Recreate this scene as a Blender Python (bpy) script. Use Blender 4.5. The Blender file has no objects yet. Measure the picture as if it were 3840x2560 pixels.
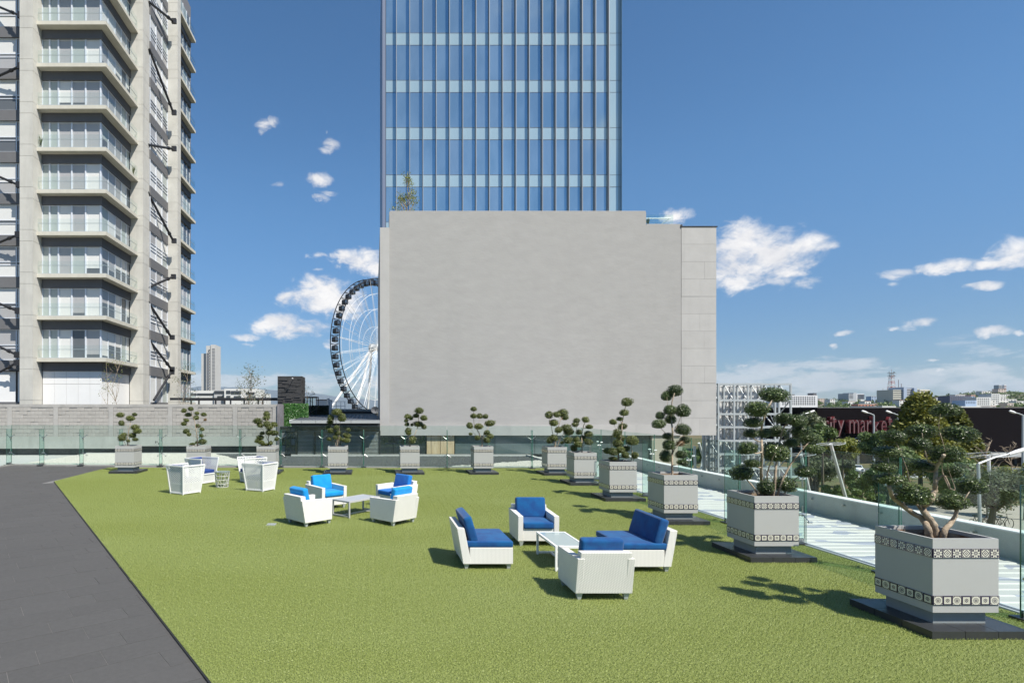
import bpy, bmesh, math, random
import numpy as np
from mathutils import Vector, Matrix
R = math.radians
random.seed(7)
sc = bpy.context.scene
col = sc.collection

# ---------------------------------------------------------------- camera, sky, sun
CAM_H = 2.7
cd = bpy.data.cameras.new('camera')
cam = bpy.data.objects.new('camera', cd); col.objects.link(cam)
cam.location = (0, 0, CAM_H); cam.rotation_euler = (R(90), 0, 0)
cd.sensor_width = 36.0; cd.lens = 2150/3840*36.0
cd.shift_x = 520/3840; cd.shift_y = 250/3840
cd.clip_start = 0.1; cd.clip_end = 40000
sc.camera = cam

SUN = Vector((0.525, -0.58, 1.0)).normalized()
sun_el = math.asin(SUN.z); sun_az = math.atan2(SUN.x, SUN.y)
ld = bpy.data.lights.new('sun', 'SUN'); lo = bpy.data.objects.new('sun', ld); col.objects.link(lo)
ld.energy = 4.9; ld.angle = R(0.53); ld.color = (1.0, 0.945, 0.85)
lo.rotation_euler = (-SUN).to_track_quat('-Z', 'Y').to_euler()
sc.view_settings.view_transform = 'Standard'; sc.view_settings.look = 'None'
sc.view_settings.gamma = 1; sc.view_settings.use_curve_mapping = False
sc.view_settings.exposure = 0.62

def at(px, py, Y):                       # point of the photograph (3840 x 2560) at depth Y
    return Vector(((px-1400)/2150*Y, Y, CAM_H-(py-1530)/2150*Y))

class NT:                                # tiny node-tree writer
    def __init__(s, nt): s.nt = nt; s.n = nt.nodes; s.l = nt.links
    def new(s, t, **k):
        n = s.n.new(t)
        for a, b in k.items(): setattr(n, a, b)
        return n
    def put(s, sock, v):
        if isinstance(v, bpy.types.NodeSocket): s.l.new(v, sock)
        elif v is not None: sock.default_value = v
    def m(s, op, a, b=None, c=None, clamp=False):
        n = s.new('ShaderNodeMath', operation=op, use_clamp=clamp)
        s.put(n.inputs[0], a); s.put(n.inputs[1], b)
        if c is not None: s.put(n.inputs[2], c)
        return n.outputs[0]
    def mix(s, f, a, b, bl='MIX'):
        n = s.new('ShaderNodeMix', data_type='RGBA', blend_type=bl)
        s.put(n.inputs[0], f); s.put(n.inputs[6], a); s.put(n.inputs[7], b)
        return n.outputs[2]
    def ss(s, x, lo, hi, a=0.0, b=1.0):
        n = s.new('ShaderNodeMapRange', interpolation_type='SMOOTHSTEP')
        s.put(n.inputs[0], x)
        for i, v in enumerate((lo, hi, a, b)): n.inputs[i+1].default_value = v
        return n.outputs[0]
    def noise(s, vec, scale, detail=4, rough=0.55, dist=0.0):
        n = s.new('ShaderNodeTexNoise'); s.put(n.inputs['Vector'], vec)
        n.inputs['Scale'].default_value = scale; n.inputs['Detail'].default_value = detail
        n.inputs['Roughness'].default_value = rough; n.inputs['Distortion'].default_value = dist
        return n.outputs[0]
    def scl(s, vec, xyz, loc=(0, 0, 0)):
        n = s.new('ShaderNodeMapping'); s.put(n.inputs[0], vec)
        n.inputs['Scale'].default_value = xyz; n.inputs['Location'].default_value = loc
        return n.outputs[0]

def c4(c): return (c[0], c[1], c[2], 1.0)

w = bpy.data.worlds.new('World'); sc.world = w; w.use_nodes = True
def build_world():
    t = NT(w.node_tree); t.n.clear()
    out = t.new('ShaderNodeOutputWorld'); bg = t.new('ShaderNodeBackground')
    sky = t.new('ShaderNodeTexSky', sky_type='NISHITA', sun_disc=False)
    sky.sun_elevation = sun_el; sky.sun_rotation = sun_az
    sky.altitude = 600; sky.air_density = 1.0; sky.dust_density = 0.15; sky.ozone_density = 1.6
    tc = t.new('ShaderNodeTexCoord'); d = tc.outputs['Generated']
    sp = t.new('ShaderNodeSeparateXYZ'); t.put(sp.inputs[0], d)
    az = t.m('ARCTAN2', sp.outputs[0], sp.outputs[1]); el = t.m('ARCSINE', sp.outputs[2])
    big = t.noise(t.scl(d, (1, 1, 1.7)), 11.0, 9, 0.66, 0.3)
    fine = t.noise(t.scl(d, (1, 1, 1.5)), 34.0, 6, 0.6, 0.4)
    wob = t.noise(d, 6.0, 2)
    azw = t.m('ADD', az, t.m('MULTIPLY', t.m('SUBTRACT', fine, 0.5), 0.02))
    elw = t.m('ADD', el, t.m('MULTIPLY', t.m('SUBTRACT', big, 0.5), 0.03))
    blobs = [ # px, py, rx, ry, strength : the clouds of this sky, as directions
      (2790,905,95,70,1.1),(2880,965,170,75,1.2),(2760,990,130,80,1.15),(2990,930,110,45,1.0),(3075,925,70,22,.8),
      (2770,1050,110,38,1.0),(3030,1062,90,24,.55),(2940,1060,60,24,.5),(2545,800,55,26,.55),
      (3810,945,100,52,1.1),(3720,985,85,20,.9),(3560,992,105,24,.85),(3350,1028,75,20,.75),(3700,1070,65,17,.8),(3335,1065,40,10,.5),
      (3440,1212,70,20,.9),(3345,1222,30,10,.55),(3160,1248,48,11,.75),(3125,1296,20,11,.7),(3735,1238,70,19,.85),(3810,1242,34,10,.7),
      (1355,975,80,40,1.0),(1300,955,60,26,.85),(1400,1000,60,30,.9),(1190,953,45,11,.7),(1195,1010,22,8,.5),
      (1200,1105,105,58,1.15),(1120,1125,70,32,1.0),(1285,1135,80,55,1.1),(1040,1215,80,36,1.1),(1110,1235,120,32,1.1),(1190,1226,60,17,.85),
      (910,1265,70,13,.8),(930,1290,30,8,.6),(1245,1285,30,20,.6),
      (990,470,40,26,.5),(1025,462,36,20,.5),(975,495,20,22,.45),(1235,552,40,22,.9),(1195,673,50,22,.95),(1205,745,34,13,.65),(1045,697,26,14,.6),(1235,725,36,12,.45),(1222,498,10,10,.45),
      (2810,1370,70,6,.45),(2920,1392,60,9,.5),(3240,1376,40,8,.6),(3320,1378,40,6,.4),(3530,1380,22,8,.6),(3540,1402,60,7,.45),(3500,1345,30,5,.4)]
    mx = None
    for (px, py, rx, ry, st) in blobs:
        v = Vector(((px-1400)/2150, 1.0, (1530-py)/2150)); L = v.length
        a0 = math.atan2(v.x, v.y); e0 = math.asin(v.z/L)
        ra = rx*1.10/2150*math.cos(a0)**2; re = ry*1.12/2150*math.cos(a0)
        u = t.m('DIVIDE', t.m('SUBTRACT', azw, a0), ra); q = t.m('DIVIDE', t.m('SUBTRACT', elw, e0-0.0), re)
        dd = t.m('SUBTRACT', st, t.m('ADD', t.m('MULTIPLY', u, u), t.m('MULTIPLY', q, q)))
        mx = dd if mx is None else t.m('MAXIMUM', mx, dd)
    mx = t.m('MAXIMUM', mx, -1.4)
    nz = t.m('ADD', t.m('MULTIPLY', t.m('SUBTRACT', big, 0.5), 2.8), t.m('MULTIPLY', t.m('SUBTRACT', fine, 0.5), 3.6))
    den = t.ss(t.m('ADD', mx, nz), -0.35, 1.35)
    # belt of cumulus along the horizon, all the way round
    bn = t.noise(t.scl(d, (1, 1, 3.6), (3.1, 0, 0)), 13.0, 8, 0.6, 0.2)
    bprof = t.m('MULTIPLY', t.ss(el, 0.012, 0.030), t.ss(el, 0.078, 0.045))
    base = t.m('MULTIPLY', t.ss(el, 0.0, 0.012, 0.15, 0.0), 1.0)
    belt = t.ss(t.m('ADD', bn, t.m('MULTIPLY', bprof, 0.20)), 0.58, 0.74)
    belt = t.m('MULTIPLY', belt, t.ss(el, 0.115, 0.05))
    belt = t.m('MAXIMUM', t.m('MULTIPLY', belt, 0.55), base)
    # scattered fair-weather clouds over the rest of the sky (outside the photograph's view)
    sn = t.noise(t.scl(d, (1, 1, 1.8), (0, 5.3, 0)), 4.2, 8, 0.6, 0.2)
    off = t.m('MAXIMUM', t.ss(az, -0.62, -0.85), t.ss(az, 0.90, 1.10))
    off = t.m('MULTIPLY', off, t.ss(el, 0.7, 0.4))
    scat = t.m('MULTIPLY', t.ss(sn, 0.60, 0.70), off)
    den = t.m('MAXIMUM', t.m('MAXIMUM', den, belt), scat, clamp=True)
    shade = t.m('ADD', t.m('MULTIPLY', t.m('SUBTRACT', big, 0.5), 2.2), 0.66, clamp=True)
    ccol = t.mix(shade, (4.0, 4.1, 4.6, 1), (7.6, 7.4, 7.2, 1))
    hs = t.new('ShaderNodeHueSaturation'); t.put(hs.inputs['Color'], sky.outputs[0]); hs.inputs['Saturation'].default_value = 1.14
    cc = t.new('ShaderNodeCombineColor')
    for i, (lowv, hiv) in enumerate(((0.36, 0.74), (0.45, 0.92), (0.60, 0.98))): t.put(cc.inputs[i], t.ss(el, -0.03, 0.40, lowv, hiv))
    skyc = t.mix(1.0, hs.outputs[0], cc.outputs[0], 'MULTIPLY')
    fin = t.mix(t.m('MULTIPLY', den, 0.95), skyc, ccol)
    t.put(bg.inputs[0], fin); bg.inputs[1].default_value = 0.093
    t.l.new(bg.outputs[0], out.inputs[0])
build_world()

# ---------------------------------------------------------------- materials
def mat(name, c, rough=0.6, metal=0.0, spec=0.5, var=0.0, vscale=2.0, bump=0.0, bscale=40.0, c2=None, stain=0.0, coat=0.0, stretch=None, objvar=0.0):
    m = bpy.data.materials.new(name); m.use_nodes = True
    t = NT(m.node_tree); b = t.n['Principled BSDF']
    b.inputs['Base Color'].default_value = c4(c); b.inputs['Roughness'].default_value = rough
    b.inputs['Metallic'].default_value = metal; b.inputs['Specular IOR Level'].default_value = spec
    b.inputs['Coat Weight'].default_value = coat
    if var or c2 or bump or stain:
        tc = t.new('ShaderNodeTexCoord'); P = tc.outputs['Object']
        if stretch: P = t.scl(P, stretch)
        colr = c4(c)
        if c2:
            f = t.ss(t.noise(P, vscale, 5, 0.6), 0.38, 0.62); colr = t.mix(f, c4(c), c4(c2))
        if var:
            f = t.noise(P, vscale*1.7, 6, 0.65)
            k = t.m('ADD', 1-var, t.m('MULTIPLY', f, 2*var))
            cc = t.new('ShaderNodeCombineColor')
            for i in range(3): t.put(cc.inputs[i], k)
            colr = t.mix(1.0, colr, cc.outputs[0], 'MULTIPLY')
        if objvar:
            oi = t.new('ShaderNodeObjectInfo'); k = t.m('ADD', 1-objvar, t.m('MULTIPLY', oi.outputs['Random'], 2*objvar))
            cc = t.new('ShaderNodeCombineColor')
            for i in range(3): t.put(cc.inputs[i], k)
            colr = t.mix(1.0, colr, cc.outputs[0], 'MULTIPLY')
        if stain:
            f = t.ss(t.noise(t.scl(P, (1, 1, 0.12)), 1.1, 6, 0.65), 0.48, 0.75, 0, stain)
            colr = t.mix(f, colr, c4([x*0.6 for x in c]))
        t.put(b.inputs['Base Color'], colr)
        if bump:
            bn = t.new('ShaderNodeBump'); bn.inputs['Strength'].default_value = bump; bn.inputs['Distance'].default_value = 0.02
            t.put(bn.inputs['Height'], t.noise(P, bscale, 5, 0.6)); t.l.new(bn.outputs[0], b.inputs['Normal'])
    return m

def glass_mat(name, tint, refl=1.0, base=None, opa=0.0):
    m = bpy.data.materials.new(name); m.use_nodes = True
    t = NT(m.node_tree); t.n.clear()
    o = t.new('ShaderNodeOutputMaterial'); tr = t.new('ShaderNodeBsdfTransparent'); gl = t.new('ShaderNodeBsdfGlossy')
    tr.inputs[0].default_value = c4(tint); gl.inputs['Roughness'].default_value = 0.01
    g_ = t.new('ShaderNodeNewGeometry'); vd = t.new('ShaderNodeVectorMath', operation='DOT_PRODUCT')
    t.l.new(g_.outputs['Normal'], vd.inputs[0]); t.l.new(g_.outputs['Incoming'], vd.inputs[1])
    q = t.m('POWER', t.m('SUBTRACT', 1.0, t.m('ABSOLUTE', vd.outputs['Value'])), 5.0)
    mx = t.new('ShaderNodeMixShader'); t.put(mx.inputs[0], t.m('MULTIPLY', t.m('ADD', 0.035, t.m('MULTIPLY', q, 0.55)), refl*0.75, clamp=True))
    t.l.new(tr.outputs[0], mx.inputs[1]); t.l.new(gl.outputs[0], mx.inputs[2])
    last = mx.outputs[0]
    if opa:
        df = t.new('ShaderNodeBsdfDiffuse'); df.inputs[0].default_value = c4(base)
        m2 = t.new('ShaderNodeMixShader'); m2.inputs[0].default_value = opa
        t.l.new(last, m2.inputs[1]); t.l.new(df.outputs[0], m2.inputs[2]); last = m2.outputs[0]
    t.l.new(last, o.inputs[0])
    return m

def leaf_mat(name, a, b, rough=0.4, trans=0.15, spec=0.5):
    m = bpy.data.materials.new(name); m.use_nodes = True
    t = NT(m.node_tree); p = t.n['Principled BSDF']
    at_ = t.new('ShaderNodeAttribute'); at_.attribute_name = 'v'
    oi = t.new('ShaderNodeObjectInfo')
    f = t.m('ADD', at_.outputs['Fac'], t.m('MULTIPLY', t.m('SUBTRACT', oi.outputs['Random'], 0.5), 0.35), clamp=True)
    t.put(p.inputs['Base Color'], t.mix(f, c4(a), c4(b)))
    p.inputs['Roughness'].default_value = rough; p.inputs['Specular IOR Level'].default_value = spec
    tl = t.new('ShaderNodeBsdfTranslucent'); t.put(tl.inputs[0], t.mix(f, c4([x*1.5 for x in a]), c4([x*1.5 for x in b])))
    mx = t.new('ShaderNodeMixShader'); mx.inputs[0].default_value = trans
    t.l.new(p.outputs[0], mx.inputs[1]); t.l.new(tl.outputs[0], mx.inputs[2])
    t.l.new(mx.outputs[0], t.n['Material Output'].inputs[0])
    return m

# ---------------------------------------------------------------- mesh writing
class MB:
    def __init__(s): s.v = []; s.f = []; s.mi = []
    def face(s, pts, mi=0):
        n = len(s.v); s.v.extend([tuple(p) for p in pts]); s.f.append(tuple(range(n, n+len(pts)))); s.mi.append(mi)
    def box(s, x0, x1, y0, y1, z0, z1, mi=0, M=None):
        n = len(s.v)
        P = [(x0,y0,z0),(x1,y0,z0),(x1,y1,z0),(x0,y1,z0),(x0,y0,z1),(x1,y0,z1),(x1,y1,z1),(x0,y1,z1)]
        if M is not None: P = [tuple(M @ Vector(p)) for p in P]
        s.v += P
        F = [(0,3,2,1),(4,5,6,7),(0,1,5,4),(1,2,6,5),(2,3,7,6),(3,0,4,7)]
        s.f += [tuple(n+i for i in f) for f in F]
        s.mi += (list(mi) if isinstance(mi, (list, tuple)) else [mi]*6)
        return s
    def bar(s, p, q, w, h=None, mi=0, up=(0, 0, 1)):
        p = Vector(p); q = Vector(q); h = w if h is None else h; d = q-p; L = d.length
        if L < 1e-6: return s
        d.normalize(); u = Vector(up)
        if abs(d.dot(u)) > 0.98: u = Vector((1, 0, 0))
        a = d.cross(u).normalized(); b = a.cross(d)
        M = Matrix((a, d, b)).transposed().to_4x4(); M.translation = p
        return s.box(-w/2, w/2, 0, L, -h/2, h/2, mi, M)
    def tube(s, pts, rad, n=8, cap=True, mi=0):
        pts = [Vector(p) for p in pts]; rad = rad if isinstance(rad, (list, tuple)) else [rad]*len(pts)
        base = len(s.v); a = None
        for i, p in enumerate(pts):
            d = (pts[min(i+1, len(pts)-1)]-pts[max(i-1, 0)]).normalized()
            if a is None:
                u = Vector((0, 0, 1)) if abs(d.z) < 0.9 else Vector((1, 0, 0)); a = d.cross(u).normalized()
            else:
                a = (a-d*a.dot(d)).normalized()
            b = d.cross(a)
            for k in range(n):
                t_ = 2*math.pi*k/n; s.v.append(tuple(p+(a*math.cos(t_)+b*math.sin(t_))*rad[i]))
        for i in range(len(pts)-1):
            for k in range(n):
                k2 = (k+1) % n
                s.f.append((base+i*n+k, base+i*n+k2, base+(i+1)*n+k2, base+(i+1)*n+k)); s.mi.append(mi)
        if cap:
            s.f.append(tuple(base+k for k in range(n-1, -1, -1))); s.mi.append(mi)
            e = base+(len(pts)-1)*n; s.f.append(tuple(e+k for k in range(n))); s.mi.append(mi)
        return s
    def prism(s, poly, axis, a, b, mi=0):     # poly in the two other axes, extruded along axis from a to b
        def P(u, v, w_):
            return {'x': (w_, u, v), 'y': (u, w_, v), 'z': (u, v, w_)}[axis]
        n = len(poly); k = len(s.v)
        s.v += [P(u, v, a) for u, v in poly]+[P(u, v, b) for u, v in poly]
        s.f.append(tuple(k+i for i in range(n-1, -1, -1))); s.f.append(tuple(k+n+i for i in range(n))); s.mi += [mi, mi]
        for i in range(n):
            j = (i+1) % n; s.f.append((k+i, k+j, k+n+j, k+n+i)); s.mi.append(mi)
        return s
    def mesh(s, name, mats, o=None, smooth=False, fix=False):
        me = bpy.data.meshes.new(name)
        v = s.v if o is None else [(a-o[0], b-o[1], c-o[2]) for a, b, c in s.v]
        me.from_pydata(v, [], s.f)
        mats = mats if isinstance(mats, (list, tuple)) else [mats]
        for m in mats: me.materials.append(m)
        if len(mats) > 1: me.polygons.foreach_set('material_index', s.mi)
        if smooth: me.polygons.foreach_set('use_smooth', [True]*len(s.f))
        if fix:
            bm = bmesh.new(); bm.from_mesh(me); bmesh.ops.recalc_face_normals(bm, faces=bm.faces); bm.to_mesh(me); bm.free()
        me.update()
        return me

def link(name, me, parent=None, loc=None, rot=None, scale=None):
    o = bpy.data.objects.new(name, me); col.objects.link(o)
    if parent is not None: o.parent = parent
    if loc is not None: o.location = loc
    if rot is not None: o.rotation_euler = rot
    if scale is not None: o.scale = scale
    return o
def tag(o, label=None, cat=None, group=None, kind=None):
    if label: o['label'] = label
    if cat: o['category'] = cat
    if group: o['group'] = group
    if kind: o['kind'] = kind
    return o
def thing(name, label, cat, loc=(0, 0, 0), rz=0.0, group=None):
    o = link(name, None, None, loc, (0, 0, rz)); tag(o, label, cat, group); return o
def put(mb, name, mats, parent=None, world=False, smooth=False, fix=False):
    # world=True: the shape was written in world coordinates and the parent is an unrotated Empty
    o = tuple(parent.location) if (world and parent is not None) else None
    return link(name, mb.mesh(name, mats, o, smooth, fix), parent)
def children(o): return [c for c in bpy.data.objects if c.parent == o]
def copy_tree(o, parent=None, kids=None):
    c = o.copy(); col.objects.link(c)
    if parent is not None: c.parent = parent
    for ch in kids.get(o.name, []): copy_tree(ch, c, kids)
    return c
def kid_map(root):
    out = {}; todo = [root]
    allo = list(bpy.data.objects)
    while todo:
        r = todo.pop(); ks = [c for c in allo if c.parent == r]; out[r.name] = ks; todo += ks
    return out

def soft_box(sx, sy, sz, r=0.03, seg=3, puff=0.0, name='cushion'):
    bm = bmesh.new(); bmesh.ops.create_cube(bm, size=1.0)
    bmesh.ops.scale(bm, vec=(sx, sy, sz), verts=bm.verts)
    bmesh.ops.bevel(bm, geom=list(bm.edges), offset=r, segments=seg, profile=0.6, affect='EDGES')
    if puff:
        bmesh.ops.subdivide_edges(bm, edges=[e for e in bm.edges if e.calc_length() > min(sx, sy, sz)*0.8], cuts=5, use_grid_fill=True)
        for v in bm.verts:
            k = (1-(2*v.co.x/sx)**2)*(1-(2*v.co.y/sy)**2)*(1-(2*v.co.z/sz)**2 if False else 1)
            v.co.z += puff*max(0, k)*(1 if v.co.z > 0 else -1)*abs(2*v.co.z/sz)
    for f in bm.faces: f.smooth = True
    me = bpy.data.meshes.new(name); bm.to_mesh(me); bm.free(); return me
M_conc = mat('smooth_render', (0.335, 0.327, 0.315), 0.9, var=0.13, vscale=1.3, bump=0.3, bscale=9.0, stain=0.10, stretch=(0.45, 0.45, 1.0))
M_conc_l = mat('pale_render', (0.40, 0.39, 0.375), 0.85, objvar=0.03, var=0.12, vscale=0.8, bump=0.2, bscale=4.0, stain=0.25)
M_conc_t = mat('cast_concrete', (0.49, 0.48, 0.44), 0.85, var=0.22, vscale=0.6, bump=0.25, bscale=6.0, stain=0.35)
M_slab = mat('balcony_concrete', (0.52, 0.50, 0.43), 0.85, var=0.18, vscale=0.9, stain=0.25)
M_wallc = mat('old_wall_concrete', (0.33, 0.32, 0.30), 0.9, var=0.25, vscale=1.2, bump=0.35, bscale=9.0, stain=0.5)
M_block = mat('painted_block', (0.325, 0.31, 0.285), 0.9, objvar=0.06, var=0.25, vscale=1.5, bump=0.45, bscale=16.0)
M_mortar = mat('mortar', (0.26, 0.25, 0.235), 0.95, var=0.3, vscale=4.0)
M_found = mat('wall_footing', (0.345, 0.35, 0.32), 0.9, var=0.18, vscale=0.8, bump=0.2, bscale=6.0, stain=0.4)
M_spand = mat('charcoal_spandrel', (0.10, 0.102, 0.11), 0.7, var=0.15, vscale=1.0)
M_spand2 = mat('grey_spandrel', (0.13, 0.13, 0.135), 0.7, var=0.15, vscale=1.0)
M_alu = mat('aluminium_frame', (0.62, 0.65, 0.70), 0.4, metal=0.1)
M_white = mat('white_panel', (0.72, 0.72, 0.71), 0.6, var=0.04, vscale=0.7)
M_blind = [mat('blind_'+n, c, 0.55, var=0.04, vscale=2.0, coat=0.5) for n, c in (('white', (0.62, 0.62, 0.60)), ('grey', (0.35, 0.35, 0.355)), ('green', (0.36, 0.40, 0.385)), ('dark', (0.10, 0.11, 0.12)))]
M_black = mat('black_metal', (0.02, 0.02, 0.022), 0.5)
M_brace = mat('brace_steel', (0.03, 0.03, 0.033), 0.45, metal=0.2)
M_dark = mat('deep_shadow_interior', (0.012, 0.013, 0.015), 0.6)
M_wmetal = mat('white_metal', (0.75, 0.75, 0.74), 0.4)
M_galv = mat('galvanised_steel', (0.42, 0.45, 0.46), 0.45, metal=0.25, var=0.1, vscale=2.0)
M_steel = mat('polished_steel', (0.45, 0.45, 0.45), 0.32, metal=1.0)
M_planter = mat('planter_paint', (0.375, 0.375, 0.365), 0.55, var=0.03, vscale=3.0)
M_plinth = mat('plinth_paint', (0.22, 0.245, 0.25), 0.55, var=0.06, vscale=5.0)
M_slabb = mat('black_granite_plinth', (0.035, 0.037, 0.04), 0.35, var=0.2, vscale=8.0)
M_soil = mat('potting_soil', (0.05, 0.035, 0.025), 1.0, var=0.4, vscale=12.0, bump=0.8, bscale=40)
M_liner = mat('rusty_planter_liner', (0.30, 0.25, 0.19), 0.9, c2=(0.16, 0.09, 0.05), vscale=6.0)
M_pave = mat('stone_paver', (0.079, 0.077, 0.075), 0.8, var=0.22, vscale=9.0, bump=0.3, bscale=90.0, spec=0.3, objvar=0.035)
M_grout = mat('pale_grout', (0.17, 0.165, 0.16), 0.95)
M_grav_w = mat('white_gravel_stone', (0.50, 0.48, 0.43), 0.9, var=0.15, vscale=6.0)
M_grav_b = mat('dark_gravel_stone', (0.085, 0.09, 0.092), 0.9, var=0.3, vscale=6.0)
M_kerb = mat('kerb_concrete', (0.42, 0.42, 0.40), 0.9, var=0.15, vscale=3.0)
M_pane = glass_mat('fence_glass', (0.90, 0.95, 0.935), 1.0, (0.4, 0.6, 0.55), 0.012)
M_edge = mat('glass_edge', (0.03, 0.13, 0.095), 0.15, spec=0.8)
M_fin = glass_mat('fin_glass', (0.86, 0.95, 0.925), 1.0, (0.25, 0.42, 0.37), 0.02)
M_wood = mat('pale_oak_board', (0.50, 0.40, 0.26), 0.6, var=0.2, vscale=2.0, stretch=(6, 6, 0.5), c2=(0.42, 0.32, 0.19))
M_teal = mat('teal_grey_glass_panel', (0.085, 0.115, 0.12), 0.08, spec=0.9, coat=0.6)
M_dglass = mat('dark_glass_panel', (0.02, 0.028, 0.034), 0.04, spec=1.0, coat=1.0)
M_roofm = mat('standing_seam_metal', (0.085, 0.095, 0.11), 0.6, metal=0.2, var=0.08)
M_fascia = mat('fascia_metal', (0.36, 0.37, 0.36), 0.5, var=0.06)
M_bark = mat('topiary_bark', (0.25, 0.19, 0.13), 0.85, var=0.35, vscale=9.0, bump=0.8, bscale=45, c2=(0.37, 0.30, 0.22))
M_barkd = mat('street_tree_bark', (0.12, 0.095, 0.07), 0.9, var=0.3, vscale=3.0, bump=0.6, bscale=12)
M_red = mat('red_letter', (0.085, 0.012, 0.016), 0.5)
M_letter = mat('pale_letter_face', (0.18, 0.13, 0.13), 0.5)
M_market = mat('black_cladding', (0.0045, 0.003, 0.004), 0.85, var=0.2, vscale=0.2, spec=0.08)
M_tyre = mat('rubber', (0.02, 0.02, 0.02), 0.8)
M_asph = mat('asphalt', (0.09, 0.09, 0.09), 0.9, var=0.15, vscale=0.3)
M_dirt = mat('dry_lawn', (0.16, 0.115, 0.055), 1.0, c2=(0.07, 0.085, 0.03), vscale=0.35, var=0.3)
M_sand = mat('pale_plaza_paving', (0.34, 0.31, 0.27), 0.95, var=0.15, vscale=0.6)
M_carw = mat('white_car_paint', (0.75, 0.75, 0.75), 0.25, coat=1.0)
M_hill = mat('hillside', (0.06, 0.08, 0.035), 1.0, c2=(0.14, 0.12, 0.09), vscale=0.012, var=0.3)
M_mount = mat('mountain_slope', (0.10, 0.125, 0.14), 1.0, var=0.1, vscale=0.0006)
L_top = leaf_mat('topiary_leaf', (0.015, 0.032, 0.008), (0.15, 0.20, 0.06), 0.32, 0.10)
L_topy = leaf_mat('topiary_leaf_yellow_green', (0.035, 0.052, 0.010), (0.21, 0.23, 0.06), 0.35, 0.15)  # lighter, yellower green for the topiaries farther back
L_topb = leaf_mat('dried_leaf', (0.16, 0.09, 0.04), (0.28, 0.20, 0.10), 0.6, 0.1)
L_mid = leaf_mat('tree_leaf_green', (0.045, 0.085, 0.022), (0.16, 0.22, 0.06), 0.5, 0.2)
L_yel = leaf_mat('tree_leaf_yellow_green', (0.09, 0.12, 0.02), (0.24, 0.25, 0.045), 0.5, 0.25)
L_dark = leaf_mat('conifer_leaf', (0.035, 0.055, 0.010), (0.22, 0.22, 0.03), 0.6, 0.2)
L_bg = leaf_mat('background_leaf', (0.06, 0.105, 0.035), (0.20, 0.27, 0.10), 0.5, 0.3)
L_grey = leaf_mat('olive_leaf', (0.06, 0.085, 0.04), (0.15, 0.17, 0.085), 0.5, 0.2)
L_ivy = leaf_mat('ivy_panel_leaf', (0.03, 0.11, 0.02), (0.10, 0.24, 0.05), 0.4, 0.15)
L_ivyd = leaf_mat('shaded_hedge_leaf', (0.008, 0.014, 0.005), (0.02, 0.03, 0.01), 0.6, 0.0)  # shade on the hedge face put into the near-black leaf green

def fabric(name, a, b):
    m = bpy.data.materials.new(name); m.use_nodes = True; t = NT(m.node_tree); p = t.n['Principled BSDF']
    P = t.new('ShaderNodeTexCoord').outputs['Object']
    f = t.ss(t.noise(P, 5.0, 5, 0.6), 0.35, 0.68)
    t.put(p.inputs['Base Color'], t.mix(f, c4(a), c4(b)))
    p.inputs['Roughness'].default_value = 0.85; p.inputs['Specular IOR Level'].default_value = 0.25
    p.inputs['Sheen Weight'].default_value = 0.15
    bn = t.new('ShaderNodeBump'); bn.inputs['Strength'].default_value = 0.25; bn.inputs['Distance'].default_value = 0.02
    h = t.m('ADD', t.noise(P, 7.0, 3), t.m('MULTIPLY', t.noise(P, 350.0, 2), 0.05))
    t.put(bn.inputs['Height'], h); t.l.new(bn.outputs[0], p.inputs['Normal'])
    return m
M_royal = fabric('royal_blue_fabric', (0.004, 0.050, 0.175), (0.002, 0.078, 0.225))
M_turq = fabric('turquoise_fabric', (0.003, 0.21, 0.52), (0.006, 0.25, 0.60))
M_turq2 = fabric('faded_blue_fabric', (0.006, 0.12, 0.42), (0.006, 0.15, 0.48))
M_navy = fabric('navy_fabric', (0.012, 0.035, 0.16), (0.012, 0.042, 0.19))

def wicker(name, c, dk, pz=0.017, px=0.028, strength=0.9):
    m = bpy.data.materials.new(name); m.use_nodes = True; t = NT(m.node_tree); p = t.n['Principled BSDF']
    P = t.new('ShaderNodeTexCoord').outputs['Object']
    sp = t.new('ShaderNodeSeparateXYZ'); t.put(sp.inputs[0], P)
    u = t.m('ADD', sp.outputs[0], sp.outputs[1]); z = sp.outputs[2]
    su = t.m('SINE', t.m('MULTIPLY', u, 2*math.pi/px)); sz = t.m('SINE', t.m('MULTIPLY', z, 2*math.pi/pz))
    wv = t.m('MULTIPLY', su, sz)
    gap = t.ss(t.m('ABSOLUTE', wv), 0.02, 0.35)
    n = t.noise(P, 3.0, 4)
    base = t.mix(t.ss(n, 0.3, 0.7), c4(c), c4([x*0.95 for x in c]))
    t.put(p.inputs['Base Color'], t.mix(gap, c4(dk), base))
    p.inputs['Roughness'].default_value = 0.55
    bn = t.new('ShaderNodeBump'); bn.inputs['Strength'].default_value = strength; bn.inputs['Distance'].default_value = 0.004
    t.put(bn.inputs['Height'], wv); t.l.new(bn.outputs[0], p.inputs['Normal'])
    return m
M_wick = wicker('white_wicker', (0.77, 0.75, 0.71), (0.46, 0.45, 0.42), 0.026, 0.044, 0.35)
M_wick2 = mat('white_resin_strand', (0.74, 0.74, 0.72), 0.5, var=0.08, vscale=9.0)

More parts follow.
